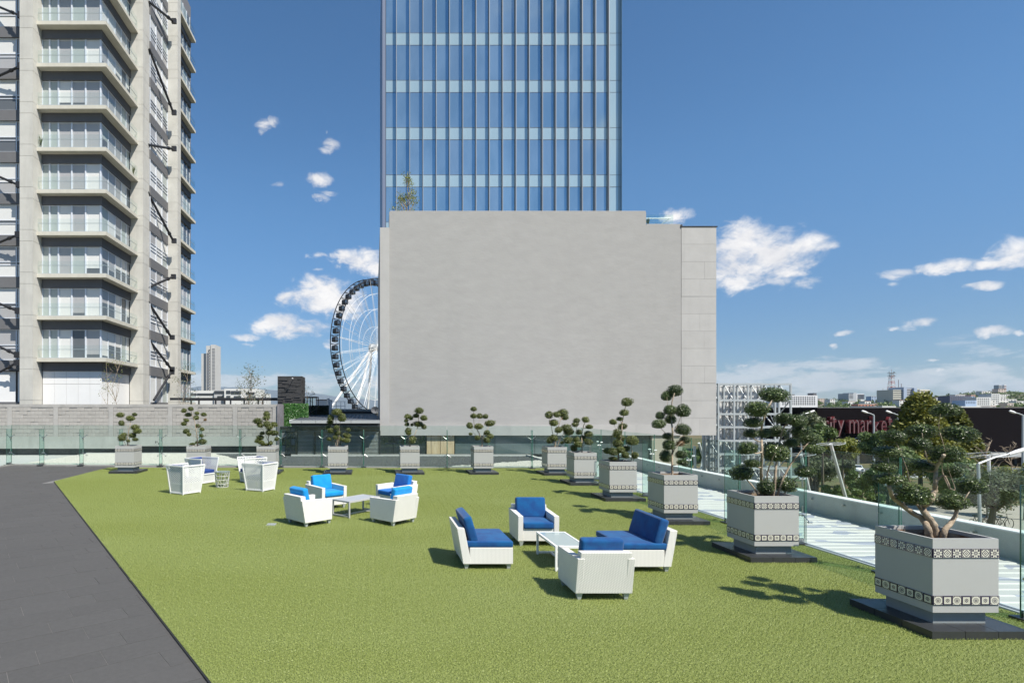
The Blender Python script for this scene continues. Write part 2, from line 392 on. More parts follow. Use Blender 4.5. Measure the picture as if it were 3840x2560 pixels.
def turf_mat(name, blade):
    m = bpy.data.materials.new(name); m.use_nodes = True; t = NT(m.node_tree); p = t.n['Principled BSDF']
    g = t.new('ShaderNodeNewGeometry'); P = g.outputs['Position']
    big = t.noise(t.scl(P, (0.35, 1.0, 1)), 0.35, 3, 0.5)
    fine = t.noise(P, 60.0 if blade else 45.0, 3, 0.7)
    c = t.mix(t.ss(fine, 0.33, 0.67), (0.108, 0.140, 0.021, 1), (0.285, 0.335, 0.092, 1))
    c = t.mix(t.m('MULTIPLY', t.ss(t.noise(P, 90.0, 2), 0.55, 0.7), 0.4), c, (0.36, 0.31, 0.15, 1))
    c = t.mix(t.ss(big, 0.35, 0.68, 0.0, 0.25), c, (0.29, 0.34, 0.13, 1))
    if blade:
        oi = t.new('ShaderNodeObjectInfo')
        c = t.mix(t.m('MULTIPLY', oi.outputs['Random'], 0.12), c, (0.21, 0.25, 0.06, 1))
    t.put(p.inputs['Base Color'], c); p.inputs['Roughness'].default_value = 0.5; p.inputs['Specular IOR Level'].default_value = 0.35
    if not blade:
        bn = t.new('ShaderNodeBump'); bn.inputs['Strength'].default_value = 0.9; bn.inputs['Distance'].default_value = 0.02
        t.put(bn.inputs['Height'], t.noise(P, 75.0, 3, 0.7)); t.l.new(bn.outputs[0], p.inputs['Normal'])
    return m
M_turf = turf_mat('turf_pile', False); M_blade = turf_mat('turf_blade', True)

def tile_mat(name, kind):
    # glazed talavera-like tile: dark blue-violet ornament printed on cream
    m = bpy.data.materials.new(name); m.use_nodes = True; t = NT(m.node_tree); p = t.n['Principled BSDF']
    P = t.new('ShaderNodeTexCoord').outputs['Object']; sp = t.new('ShaderNodeSeparateXYZ'); t.put(sp.inputs[0], P)
    x = t.m('DIVIDE', sp.outputs[0], 0.054); z = t.m('DIVIDE', sp.outputs[2], 0.054)
    ax = t.m('ABSOLUTE', x); azz = t.m('ABSOLUTE', z)
    r = t.m('SQRT', t.m('ADD', t.m('MULTIPLY', x, x), t.m('MULTIPLY', z, z)))
    a = t.m('ARCTAN2', z, x); mxx = t.m('MAXIMUM', ax, azz)
    def lt(u, v): return t.m('LESS_THAN', u, v)
    def gt(u, v): return t.m('GREATER_THAN', u, v)
    def ds(cx, cz):
        u = t.m('SUBTRACT', ax, cx); v = t.m('SUBTRACT', azz, cz)
        return t.m('SQRT', t.m('ADD', t.m('MULTIPLY', u, u), t.m('MULTIPLY', v, v)))
    ink = gt(mxx, 0.90 if kind != 'square' else 0.76)
    def add(q):
        nonlocal ink; ink = t.m('MAXIMUM', ink, q)
    if kind == 'dots':
        add(lt(ds(.62, .62), .24)); add(t.m('MULTIPLY', lt(r, t.m('ADD', .42, t.m('MULTIPLY', t.m('COSINE', t.m('MULTIPLY', a, 8)), .16))), gt(r, .18)))
        add(lt(r, .08)); add(lt(ds(.78, 0), .12)); add(lt(ds(0, .78), .12))
    elif kind == 'scroll':
        add(t.m('MULTIPLY', gt(t.m('ADD', ax, azz), .62), lt(t.m('ADD', ax, azz), .86)))
        add(lt(ds(.72, .72), .16)); add(t.m('MULTIPLY', lt(t.m('ADD', ax, azz), .34), gt(r, .12))); add(lt(ds(.9, .35), .12)); add(lt(ds(.35, .9), .12))
    elif kind == 'flower':
        add(t.m('MULTIPLY', lt(r, t.m('ADD', .55, t.m('MULTIPLY', t.m('COSINE', t.m('MULTIPLY', a, 12)), .14))), gt(r, .40)))
        add(t.m('MULTIPLY', lt(r, .28), gt(r, .10))); add(t.m('MULTIPLY', lt(ds(.95, .95), .42), gt(ds(.95, .95), .26)))
    else:
        add(t.m('MULTIPLY', lt(t.m('ADD', ax, azz), .50), gt(t.m('ADD', ax, azz), .30))); add(lt(r, .15)); add(lt(ds(.34, .34), .08))
    wear = t.noise(P, 90.0, 3)
    cream = t.mix(wear, (0.66, 0.64, 0.54, 1), (0.50, 0.48, 0.40, 1))
    t.put(p.inputs['Base Color'], t.mix(ink, cream, (0.035, 0.027, 0.055, 1)))
    p.inputs['Roughness'].default_value = 0.2; p.inputs['Coat Weight'].default_value = 0.4
    return m
M_tile = {k: tile_mat('glazed_tile_'+k, k) for k in ('dots', 'scroll', 'flower', 'square')}

def cwall_mat():
    m = bpy.data.materials.new('curtain_wall_vision'); m.use_nodes = True; t = NT(m.node_tree); p = t.n['Principled BSDF']
    P = t.new('ShaderNodeNewGeometry').outputs['Position']
    oi = t.new('ShaderNodeObjectInfo')
    f = t.ss(t.noise(t.scl(P, (1, 1, .4)), 0.5, 3), .35, .7)
    c = t.mix(f, (0.22, 0.36, 0.46, 1), (0.33, 0.47, 0.56, 1))
    c = t.mix(t.m('MULTIPLY', oi.outputs['Random'], 0.5), c, (0.38, 0.46, 0.52, 1))
    t.put(p.inputs['Base Color'], c); p.inputs['Roughness'].default_value = 0.04; p.inputs['Metallic'].default_value = 0.72
    
    return m
M_vis = cwall_mat()
M_spanl = mat('curtain_wall_spandrel', (0.40, 0.52, 0.55), 0.10, var=0.06, vscale=0.4, metal=0.40)
M_cwfin = mat('curtain_wall_fin', (0.36, 0.365, 0.37), 0.45, metal=0.1)
M_cwside = mat('side_cladding', (0.16, 0.19, 0.27), 0.4)

def corr_mat():
    m = bpy.data.materials.new('printed_corrugated_sheet'); m.use_nodes = True; t = NT(m.node_tree); p = t.n['Principled BSDF']
    P = t.new('ShaderNodeNewGeometry').outputs['Position']
    v = t.new('ShaderNodeTexVoronoi', feature='F1', distance='CHEBYCHEV'); t.put(v.inputs['Vector'], t.scl(P, (1.4, 0.9, 0))); v.inputs['Scale'].default_value = 1.6
    wv = t.new('ShaderNodeTexWave', wave_type='RINGS'); t.put(wv.inputs['Vector'], t.scl(P, (1.0, 0.5, 0))); wv.inputs['Scale'].default_value = 0.9; wv.inputs['Distortion'].default_value = 6.0
    sh = t.m('MULTIPLY', t.m('GREATER_THAN', wv.outputs['Fac'], 0.72), t.m('GREATER_THAN', v.outputs['Distance'], 0.16))
    zone = t.m('GREATER_THAN', t.noise(t.scl(P, (.5, .8, 0)), 1.0, 1), 0.49)
    ink = t.m('MULTIPLY', sh, zone)
    n = t.noise(t.scl(P, (.8, 1.2, 1)), 2.0, 5)
    base = t.mix(n, (0.46, 0.455, 0.435, 1), (0.56, 0.555, 0.535, 1))
    t.put(p.inputs['Base Color'], t.mix(t.m('MULTIPLY', ink, 0.6), base, (0.15, 0.18, 0.30, 1)))
    p.inputs['Roughness'].default_value = 0.45
    return m
M_corr = corr_mat()
GZ = -9.0
# ================================================================ SETTING: ground, terrace, turf, paving
b = MB(); b.face([(-6000, -300, GZ), (6000, -300, GZ), (6000, 9000, GZ), (-6000, 9000, GZ)])
tag(put(b, 'city_ground', M_dirt), kind='structure')
b = MB(); b.box(-30, 12.0, -6, 34.9, GZ, -0.14)
tag(put(b, 'terrace_base', M_kerb), kind='structure')

TA = Vector((-1.586, 5.636)); TD = Vector((-10.214, 15.564)).normalized()   # edge between paving and turf
def turf_edge_x(Y): return TA.x+(Y-TA.y)*TD.x/TD.y
EX = turf_edge_x(21.2)
BX0, BX1 = 26.25, 25.75
turf_poly = [(turf_edge_x(-3), -3), (8.50, -3), (8.50, BX1), (-12.05, 26.05), (EX, 21.2)]
def gn_scatter(o, build):
    ng = bpy.data.node_groups.new(o.name+'_scatter', 'GeometryNodeTree')
    ng.interface.new_socket('Geometry', in_out='INPUT', socket_type='NodeSocketGeometry')
    ng.interface.new_socket('Geometry', in_out='OUTPUT', socket_type='NodeSocketGeometry')
    N = ng.nodes; L = ng.links
    gi = N.new('NodeGroupInput'); go = N.new('NodeGroupOutput')
    build(N, L, gi, go)
    md = o.modifiers.new('scatter', 'NODES'); md.node_group = ng
def rnd_vec(N, a, b_, seed):
    n = N.new('FunctionNodeRandomValue'); n.data_type = 'FLOAT_VECTOR'
    n.inputs[0].default_value = a; n.inputs[1].default_value = b_; n.inputs['Seed'].default_value = seed; return n.outputs[0]
def rnd_f(N, a, b_, seed):
    n = N.new('FunctionNodeRandomValue'); n.data_type = 'FLOAT'
    n.inputs[2].default_value = a; n.inputs[3].default_value = b_; n.inputs['Seed'].default_value = seed; return n.outputs[1]
def turf_nodes(N, L, gi, go):
    # a quarter-metre mat of blades, laid edge to edge on the marked points of the mesh
    gr = N.new('GeometryNodeMeshGrid')
    for a_, v_ in (('Size X', .2308), ('Size Y', .2308), ('Vertices X', 13), ('Vertices Y', 13)): gr.inputs[a_].default_value = v_
    sp_ = N.new('GeometryNodeSetPosition'); L.new(gr.outputs[0], sp_.inputs[0]); L.new(rnd_vec(N, (-.011, -.011, 0), (.011, .011, .002), 2), sp_.inputs['Offset'])
    cn = N.new('GeometryNodeMeshCone'); cn.fill_type = 'NONE'; cn.inputs['Vertices'].default_value = 3
    cn.inputs['Radius Top'].default_value = 0.0; cn.inputs['Radius Bottom'].default_value = 0.004; cn.inputs['Depth'].default_value = 0.017
    io = N.new('GeometryNodeInstanceOnPoints')
    L.new(sp_.outputs[0], io.inputs['Points']); L.new(cn.outputs[0], io.inputs['Instance'])
    L.new(rnd_vec(N, (-0.8, -0.8, 0), (0.8, 0.8, 6.28), 3), io.inputs['Rotation']); L.new(rnd_f(N, 0.6, 1.2, 5), io.inputs['Scale'])
    rl = N.new('GeometryNodeRealizeInstances'); L.new(io.outputs[0], rl.inputs[0])
    sm = N.new('GeometryNodeSetMaterial'); sm.inputs['Material'].default_value = M_blade; L.new(rl.outputs[0], sm.inputs[0])
    na = N.new('GeometryNodeInputNamedAttribute'); na.data_type = 'FLOAT'; na.inputs[0].default_value = 'quarter'
    cmp_ = N.new('FunctionNodeCompare'); cmp_.data_type = 'FLOAT'; cmp_.operation = 'GREATER_THAN'; cmp_.inputs[1].default_value = -.5
    L.new(na.outputs[0], cmp_.inputs[0])
    mu = N.new('ShaderNodeMath'); mu.operation = 'MULTIPLY'; mu.inputs[1].default_value = math.pi/2; L.new(na.outputs[0], mu.inputs[0])
    cx = N.new('ShaderNodeCombineXYZ'); L.new(mu.outputs[0], cx.inputs[2])
    i2 = N.new('GeometryNodeInstanceOnPoints'); L.new(gi.outputs[0], i2.inputs['Points']); L.new(sm.outputs[0], i2.inputs['Instance'])
    c10 = N.new('ShaderNodeMath'); c10.operation = 'GREATER_THAN'; c10.inputs[1].default_value = 9.0; L.new(na.outputs[0], c10.inputs[0])
    sb_ = N.new('ShaderNodeMath'); sb_.operation = 'SUBTRACT'; L.new(cmp_.outputs[0], sb_.inputs[0]); L.new(c10.outputs[0], sb_.inputs[1])
    L.new(sb_.outputs[0], i2.inputs['Selection'])
    s3 = N.new('GeometryNodeSetMaterial'); s3.inputs['Material'].default_value = M_blade; L.new(cn.outputs[0], s3.inputs[0])
    i3 = N.new('GeometryNodeInstanceOnPoints'); L.new(gi.outputs[0], i3.inputs['Points']); L.new(s3.outputs[0], i3.inputs['Instance']); L.new(c10.outputs[0], i3.inputs['Selection'])
    L.new(rnd_vec(N, (-0.8, -0.8, 0), (0.8, 0.8, 6.28), 13), i3.inputs['Rotation']); L.new(rnd_f(N, 0.6, 1.2, 15), i3.inputs['Scale']); L.new(cx.outputs[0], i2.inputs['Rotation'])
    jn = N.new('GeometryNodeJoinGeometry'); L.new(gi.outputs[0], jn.inputs[0]); L.new(i2.outputs[0], jn.inputs[0]); L.new(i3.outputs[0], jn.inputs[0])
    L.new(jn.outputs[0], go.inputs[0])
def in_turf(x, y, m):
    if y < 21.2: left = turf_edge_x(y)
    else: left = EX+(y-21.2)*(-12.05-EX)/4.85
    back = 26.05+(x+12.05)*(BX1-26.05)/20.55
    return x > left+m and x < 8.5-m*.8 and y < back-m*.8
def make_turf():
    pts = [(x, y, 0.0) for x, y in turf_poly]; q = [-1.0]*len(pts); g = random.Random(6)
    y = -2.9
    while y < 26.2:
        x = -12.2
        while x < 8.5:
            if in_turf(x, y, .145): pts.append((x, y, .009)); q.append(float(g.randrange(4)))
            elif in_turf(x, y, -.2):
                for a in range(13):
                    for c in range(13):
                        xx, yy = x-.115+a*.0192+g.uniform(-.01, .01), y-.115+c*.0192+g.uniform(-.01, .01)
                        if in_turf(xx, yy, .006): pts.append((xx, yy, .010)); q.append(20.0)
            x += .25
        y += .25
    me = bpy.data.meshes.new('artificial_grass'); me.from_pydata(pts, [], [tuple(range(len(turf_poly)))]); me.materials.append(M_turf)
    a = me.attributes.new('quarter', 'FLOAT', 'POINT'); a.data.foreach_set('value', q); me.update(); return me
turf = link('artificial_grass', make_turf()); tag(turf, 'short bright green artificial grass covering the roof terrace', kind='stuff')
gn_scatter(turf, turf_nodes)
# rolled turf edge against the paving (dark backing)
b = MB(); n2 = Vector((-TD.y, TD.x))
for (p, q) in (((turf_edge_x(-3), -3), (EX, 21.2)), ((EX, 21.2), (-12.05, 26.05))):
    b.bar((p[0]-.012, p[1], -0.012), (q[0]-.012, q[1], -0.016), 0.018, 0.02)
tag(put(b, 'turf_border', M_black), kind='structure')

pv = link('stone_paving', None); tag(pv, kind='structure')
b = MB(); b.box(-18.5, 1.5, -3, 26.9, -0.139, -0.0285); put(b, 'grout_bed', M_grout, pv)
def clip(poly, a, b_):        # keep the part of poly left of the line a->b
    out = []; n = len(poly)
    for i in range(n):
        p, q = poly[i], poly[(i+1) % n]
        sp_ = (b_[0]-a[0])*(p[1]-a[1])-(b_[1]-a[1])*(p[0]-a[0]); sq = (b_[0]-a[0])*(q[1]-a[1])-(b_[1]-a[1])*(q[0]-a[0])
        if sp_ >= 0: out.append(p)
        if (sp_ >= 0) != (sq >= 0):
            t_ = sp_/(sp_-sq); out.append((p[0]+(q[0]-p[0])*t_, p[1]+(q[1]-p[1])*t_))
    return out
def make_pavers():
    ang = R(36.3); ux, uy = math.cos(ang), math.sin(ang); vx, vy = -uy, ux
    LW, LH = 0.885, 0.442; O = (-4.08, 6.27); rest = MB(); cnt = 0; tiles = []
    for j in range(-26, 60):
        for i in range(-40, 44):
            s0 = (i+(0.5 if j % 2 else 0)+0.13*math.sin(j*1.7))*LW; t0 = j*LH; g = 0.0026
            q = [(s0+g, t0+g), (s0+LW-g, t0+g), (s0+LW-g, t0+LH-g), (s0+g, t0+LH-g)]
            P = [(O[0]+ux*s+vx*t, O[1]+uy*s+vy*t) for s, t in q]
            if min(p[1] for p in P) < -3 or max(p[1] for p in P) > 27.6 or min(p[0] for p in P) < -18.6 or max(p[0] for p in P) > 1.2: 
                continue
            P1 = clip(P, (EX, 21.2), (turf_edge_x(-3), -3))            # left strip of the turf edge
            cx = sum(p[0] for p in P)/4; cy = sum(p[1] for p in P)/4
            if cy < 21.2: P2 = clip(P, (EX, 21.2), (turf_edge_x(-3), -3))
            else: P2 = P
            # orientation safe clip: centre test
            def side(p, a, c): return (c[0]-a[0])*(p[1]-a[1])-(c[1]-a[1])*(p[0]-a[0])
            a_, c_ = (turf_edge_x(-3), -3), (EX, 21.2)
            # turf lies right of a_->c_ (x larger); keep the left side
            K = clip(P, a_, c_) if cy < 21.2 else P
            if cy >= 20.6: K = clip(K, (-12.05, -50), (-12.05, 50)) if (K and cy >= 21.2) else K
            if cy > 25.5:
                K = clip(K, (12, 26.9+0.3), (-30, 26.9+0.3)) if K else K
                K = [p for p in K] 
            if len(K) < 3: continue
            area = abs(sum(K[k][0]*K[(k+1) % len(K)][1]-K[(k+1) % len(K)][0]*K[k][1] for k in range(len(K))))/2
            if area < 0.006: continue
            vis = cx > -0.66*cy-0.5 and cy > 5.0
            tiles.append((cy if vis else 1e3+cy, K))
    tiles.sort(key=lambda t_: t_[0])
    rnd = random.Random(3)
    for n_, (d, K) in enumerate(tiles):
        top = -0.024+rnd.uniform(-.0015, .0015)
        mb = rest if n_ >= 290 else MB()
        mb.prism(K, 'z', -0.034, top)
        if n_ < 290:
            cx, cy = K[0]
            mb.v = [(x-cx, y-cy, z) for x, y, z in mb.v]
            link('paving_slab', mb.mesh('paving_slab', M_pave), pv, (cx, cy, 0))
    r_ = put(rest, 'paving_slabs_beyond', M_pave, pv); r_['kind'] = 'stuff'
make_pavers()

# gravel beds behind the back fence
def gravel_nodes(size, dens, mt):
    def f(N, L, gi, go):
        ic = N.new('GeometryNodeMeshIcoSphere'); ic.inputs['Radius'].default_value = size; ic.inputs['Subdivisions'].default_value = 1
        sm = N.new('GeometryNodeSetMaterial'); sm.inputs['Material'].default_value = mt; L.new(ic.outputs[0], sm.inputs[0])
        d2 = N.new('GeometryNodeDistributePointsOnFaces'); d2.inputs['Density'].default_value = dens; L.new(gi.outputs[0], d2.inputs[0])
        i2 = N.new('GeometryNodeInstanceOnPoints'); L.new(d2.outputs[0], i2.inputs['Points']); L.new(sm.outputs[0], i2.inputs['Instance'])
        L.new(rnd_vec(N, (0, 0, 0), (6.28, 6.28, 6.28), 8), i2.inputs['Rotation']); L.new(rnd_vec(N, (0.5, 0.5, 0.35), (1.3, 1.3, 0.9), 9), i2.inputs['Scale'])
        jn = N.new('GeometryNodeJoinGeometry'); L.new(gi.outputs[0], jn.inputs[0]); L.new(i2.outputs[0], jn.inputs[0]); L.new(jn.outputs[0], go.inputs[0])
    return f
mg = mat('white_gravel_bed', (0.45, 0.435, 0.395), 0.95, var=0.3, vscale=9.0); mgb = mat('dark_gravel_bed', (0.05, 0.053, 0.055), 0.95, var=0.4, vscale=9.0)
def wavy(x0, x1, f, n=40): return [(x0+(x1-x0)*i/n, f(x0+(x1-x0)*i/n)) for i in range(n+1)]
rr = random.Random(5)
front = lambda x: 27.0+(-17.3-x)*(-0.0)-(x+15.7)*0.066+0.35 if x > -15.7 else 27.5
# dark bed x from -9 to 8.8 ; white bed west, and white patch in the east
bound_w = lambda x: 34.6 if x < -8.6 else (28.0 if x > -5.0 else 34.6-(x+8.6)/3.6*5.2)
def strip(name, mt, lo, hi, x0, x1, n, z, label, dens, stone, size=0.028):
    b = MB()
    for i in range(n):
        a = x0+(x1-x0)*i/n; c = x0+(x1-x0)*(i+1)/n
        b.face([(a, lo(a), z), (c, lo(c), z), (c, hi(c), z), (a, hi(a), z)])
    o = put(b, name, mt); tag(o, label, kind='stuff'); gn_scatter(o, gravel_nodes(size, dens, stone)); return o
jit = lambda x: 0.12*math.sin(x*5.1)+0.08*math.sin(x*13.7)
strip('white_gravel', mg, lambda x: front(x), lambda x: max(front(x)+.02, (34.45 if x < -9.6 else 34.45-(x+9.6)/3.8*6.2)+jit(x)), -17.2, -5.9, 60, -0.02, 'bright white gravel bed beyond the glass fence on the left', 320, M_grav_w)
def dk_hi(x): return 34.45 if x < -4.7 else 32.75
def e_white(x): return 0 if x < 2.6 else min(1.0, (x-2.6)/6.0)
strip('dark_gravel', mgb, lambda x: front(x), dk_hi, -10.2, 8.75, 90, -0.045, 'dark grey gravel bed in front of the pavilion and blank building', 300, M_grav_b)
strip('white_gravel', mg, lambda x: front(x), lambda x: front(x)+.05+e_white(x)*4.2+jit(x), 2.4, 8.75, 50, -0.02, 'white gravel spreading over the dark bed at the right end', 320, M_grav_w)

# kerbs
kb = MB()
kb.box(-4.7, 8.9, 32.7, 32.98, -0.14, 0.05); kb.box(-17.2, -4.7, 34.3, 34.52, -0.14, 0.03)
kb.box(8.72, 8.95, 26, 32.7, -0.14, 0.06)
tag(put(kb, 'kerb', M_kerb), kind='structure')
kf = MB()    # low kerb the back fence stands on, following its line
kf.bar((-17.3, 27.45, -0.02), (-15.7, 27.3, -0.02), 0.22, 0.10); kf.bar((-15.7, 27.2, -0.02), (8.7, 25.9, -0.02), 0.26, 0.09)
kf.bar((-17.3, 27.45, -0.02), (-17.0, 20.0, -0.02), 0.22, 0.10); kf.bar((-17.0, 20.0, -0.02), (-16.9, -3, -0.02), 0.22, 0.10)
tag(put(kf, 'fence_kerb', mat('grey_kerb', (0.24, 0.235, 0.22), 0.9, var=0.2, vscale=4)), kind='structure')
# edging: aluminium channel along the right fence
ch = MB(); ch.box(8.50, 8.53, -3, 25.75, -0.14, 0.02); ch.box(8.545, 8.575, -3, 25.8, -0.14, 0.045)
tag(put(ch, 'edge_channel', M_alu), kind='structure')
ch = MB(); ch.box(8.6, 8.75, -3, 26, -0.14, -0.03); tag(put(ch, 'edge_gutter', M_black), kind='structure')

# corrugated roof strip to the right, with its ribs, and the concrete parapet beyond
cr = MB(); P = 0.30; y = -2.0; prof = []
while y < 26.4:
    prof += [(y, -0.13), (y+.13, -0.13), (y+.15, -0.114), (y+.285, -0.114)]; y += P
def redge(y): return 11.35+0.16*math.sin(y*0.35)
for i in range(len(prof)-1):
    (y0, z0), (y1, z1) = prof[i], prof[i+1]
    x1 = 11.55+0.25*(math.floor(y0/0.6) % 3)/3
    cr.face([(8.76, y0, z0), (x1, y0, z0), (x1, y1, z1), (8.76, y1, z1)])
tag(put(cr, 'corrugated_canopy_sheet', M_corr), kind='structure')
# parapet: gently curving concrete upstand
pr = MB(); pts = [(12.15, -3), (12.12, 6), (12.0, 12), (11.95, 18), (12.0, 24), (12.3, 28), (13.0, 32.6)]
par = thing('concrete_parapet', 'low curving pale concrete parapet beyond the corrugated canopy on the right', 'parapet', (12, 10, 0))
for i in range(len(pts)-1):
    (x0, y0), (x1, y1) = pts[i], pts[i+1]; m_ = MB()
    m_.prism([(x0, y0+.004), (x0+.26, y0+.004), (x1+.26, y1-.004), (x1, y1-.004)], 'z', -1.2, 0.37)
    put(m_, 'wall_segment', mat('parapet_concrete', (0.42, 0.44, 0.41), 0.85, var=0.25, vscale=1.2, bump=0.2, bscale=6, stain=0.5), par, True)
cp = MB()
for i in range(len(pts)-1):
    (x0, y0), (x1, y1) = pts[i], pts[i+1]
    cp.prism([(x0-.015, y0), (x0+.275, y0), (x1+.275, y1), (x1-.015, y1)], 'z', 0.37, 0.395)
put(cp, 'coping', M_white, par, True)
bt = MB(); yy = 3.0
while yy < 30:
    x = 12.0; bt.box(x-.09, x+.02, yy, yy+.05, 0.22, 0.25); yy += 1.05
put(bt, 'fixing_bolts', M_steel, par, True)['kind'] = 'stuff'

# ================================================================ glass fences
def spider(M_, up=True):     # clamp star in the fence plane; M_: 4x4 placing it (x along the fence)
    b = MB(); s = 1 if up else -1
    b.tube([(0, -.07, 0), (0, .06, 0)], .022, 8)
    for sx in (-1, 1):
        b.tube([(0, 0, 0), (sx*.10, 0, s*.06), (sx*.19, 0, s*.13)], [.011, .010, .009], 6)
        b.tube([(sx*.19, -.03, s*.13), (sx*.19, .05, s*.13)], .020, 8)
    b.tube([(0, 0, -s*.16), (0, 0, s*.05)], .016, 6)
    for v in range(len(b.v)): b.v[v] = tuple(M_ @ Vector(b.v[v]))
    return b
def fence_run(root, pts, H=1.9, z0=0.03, fin_side=1, fin_h=1.72, fin_w=.30, panes=True, fin_skip=()):
    base = Vector(root.location)
    for i in range(len(pts)-1):
        p = Vector((*pts[i], 0)); q = Vector((*pts[i+1], 0)); d = (q-p).normalized(); nrm = Vector((-d.y, d.x, 0))
        L = (q-p).length; rot = math.atan2(d.y, d.x)
        b = MB(); b.box(.012, L-.012, -.006, .006, z0, H, [0, 1, 0, 1, 0, 1])
        link('pane', b.mesh('pane', [M_pane, M_edge]), root, p-base, (0, 0, rot))
    for i, pt in enumerate(pts):
        if i in fin_skip: continue
        p = Vector((*pt, 0)); a = Vector((*pts[max(i-1, 0)], 0)); c = Vector((*pts[min(i+1, len(pts)-1)], 0)); d = (c-a).normalized()
        rot = math.atan2(d.y, d.x); s = fin_side
        b = MB(); y0, y1 = (s*.03, s*(.03+fin_w)); b.box(-.0095, .0095, min(y0, y1), max(y0, y1), .04, fin_h, [1, 1, 1, 0, 1, 0])
        link('fin', b.mesh('fin', [M_fin, M_edge]), root, p-base, (0, 0, rot))
        for zz, up in ((1.30, True), (.60, False)):
            mb = spider(Matrix.Translation((0, s*.07, zz)), up)
            link('spider_clamp', mb.mesh('spider_clamp', M_steel), root, p-base, (0, 0, rot))
        b = MB(); yc = s*(.03+fin_w/2); b.box(-.11, .11, yc-.20, yc+.18, -.02, .035)
        link('base_block', b.mesh('base_block', M_slabb), root, p-base, (0, 0, rot))
        b = MB(); b.box(-.022, -.010, yc-.15, yc+.15, .035, .12); b.box(.010, .022, yc-.15, yc+.15, .035, .12)
        for k in (-.1, 0, .1): b.tube([(-.035, yc+k, .08), (.035, yc+k, .08)], .018, 8)
        link('base_shoe', b.mesh('base_shoe', M_steel), root, p-base, (0, 0, rot))
fb = thing('glass_fence', 'frameless glass fence with green fins along the back of the turf', 'glass fence', (-4, 26.6, 0))
xs = [166, 314, 461, 609, 757, 905, 1056, 1210, 1365, 1519, 1675.5, 1831, 1991]
bp = [(-17.35, 27.5)]
for x in xs:
    # fence line Y = 27.3 at x=166 ... 25.8 at x=1991 (world x -15.7 .. 7.1)
    k = (x-1400)/2150; Y = (27.3-0.0658*15.7)/(1+0.0658*k); bp.append((k*Y, Y))
bp.append((8.62, 25.75))
fence_run(fb, bp, fin_side=-1)
fr = thing('glass_fence', 'frameless glass fence along the right edge beside the corrugated canopy', 'glass fence', (8.62, 14, 0))
ys = [25.75-2.05*i for i in range(0, 15)]
fence_run(fr, [(8.60, y) for y in ys], H=1.9, fin_side=-1, fin_w=.33, fin_skip=(0,))
fl = thing('glass_fence', 'short return of the glass fence at the far left corner', 'glass fence', (-17.2, 20, 0))
fence_run(fl, [(-17.35, 27.5), (-17.25, 25.4), (-17.15, 23.3), (-17.05, 21.2), (-16.95, 19.1)], fin_side=1, fin_skip=(0,))
# ================================================================ block wall on the left
WY = 34.55
wl = thing('block_wall', 'weathered grey block wall with concrete posts behind the white gravel', 'wall', (-12, WY, 0))
X0, X1 = -26.0, -5.78
def wx(px): return (px-1400)/2150*WY
b = MB(); b.box(X0, wx(520), WY-.006, WY+.3, .27, 1.0); put(b, 'footing_band', M_found, wl, True)
b = MB(); b.box(wx(520)+.004, X1, WY-.003, WY+.3, .42, .998); put(b, 'footing_band', M_found, wl, True)
b = MB(); b.box(X0, X1, WY+.31, WY+.5, -.14, .99); put(b, 'shadow_gap', M_dark, wl, True)
b = MB(); b.box(X0, X1, WY-.002, WY+.28, 2.76, 2.94); put(b, 'top_beam', M_wallc, wl, True)
b = MB(); b.box(X0, X1, WY+.05, WY+.25, 1.0, 2.76); put(b, 'mortar_core', M_mortar, wl, True)
cpx = [-230, 35, 208, 415, 637, 733, 881, 1030]
cX = [wx(p) for p in cpx]
for x in cX:
    b = MB(); b.box(x-.13, x+.15, WY+.002, WY+.27, 1.003, 2.757); put(b, 'concrete_post', M_wallc, wl, True)
bm_ = {}
rnd = random.Random(11); nb = 0; restb = MB()
for s in range(len(cX)-1):
    a, c = cX[s]+.155, cX[s+1]-.135
    for r_ in range(8):
        z0 = 1.005+r_*.2195; x = a-(0.23 if r_ % 2 else 0)
        while x < c:
            x0 = max(x, a); x1 = min(x+.452, c)
            if x1-x0 > .05:
                dy = rnd.uniform(.008, .035); L_ = x1-x0-.008
                k = (round(L_, 2), rnd.randint(0, 2))
                mb = MB(); z1 = .2195-.008-rnd.uniform(0, .008)
                if x1 < -23.2:
                    restb.box(x0+.005, x1-.006, WY+dy, WY+.12, z0, z0+z1)
                else:
                    if k not in bm_: mb.box(0, L_, 0, .12, 0, z1); bm_[k] = mb.mesh('block', M_block)
                    link('block', bm_[k], wl, (x0+.005+12, dy, z0)); nb += 1
            x += .452
if restb.v: put(restb, 'blocks_beyond', M_block, wl, True)['kind'] = 'stuff'
b = MB()
for px, n in ((265, 3), (455, 4), (500, 2), (195, 9), (215, 2), (600, 3), (347, 2)):
    X = wx(px*0.97)
    for k in range(n): b.box(X+k*.09, X+k*.09+.05, WY-.004, WY+.02, .55+rnd.uniform(-.05, .15), .60+rnd.uniform(.0, .14))
put(b, 'pitted_holes', M_dark, wl, True)
b = MB(); b.box(-5.78, -5.45, WY-.1, WY+.4, -.14, 2.94)
cpl = put(b, 'dark_render_pier', mat('streaked_dark_render', (0.12, 0.115, 0.12), 0.85, stain=0.6, c2=(0.2, 0.19, 0.2), stretch=(3, 3, .3)))
tag(cpl, 'dark streaked pier between the block wall and the ivy screen', 'pier')

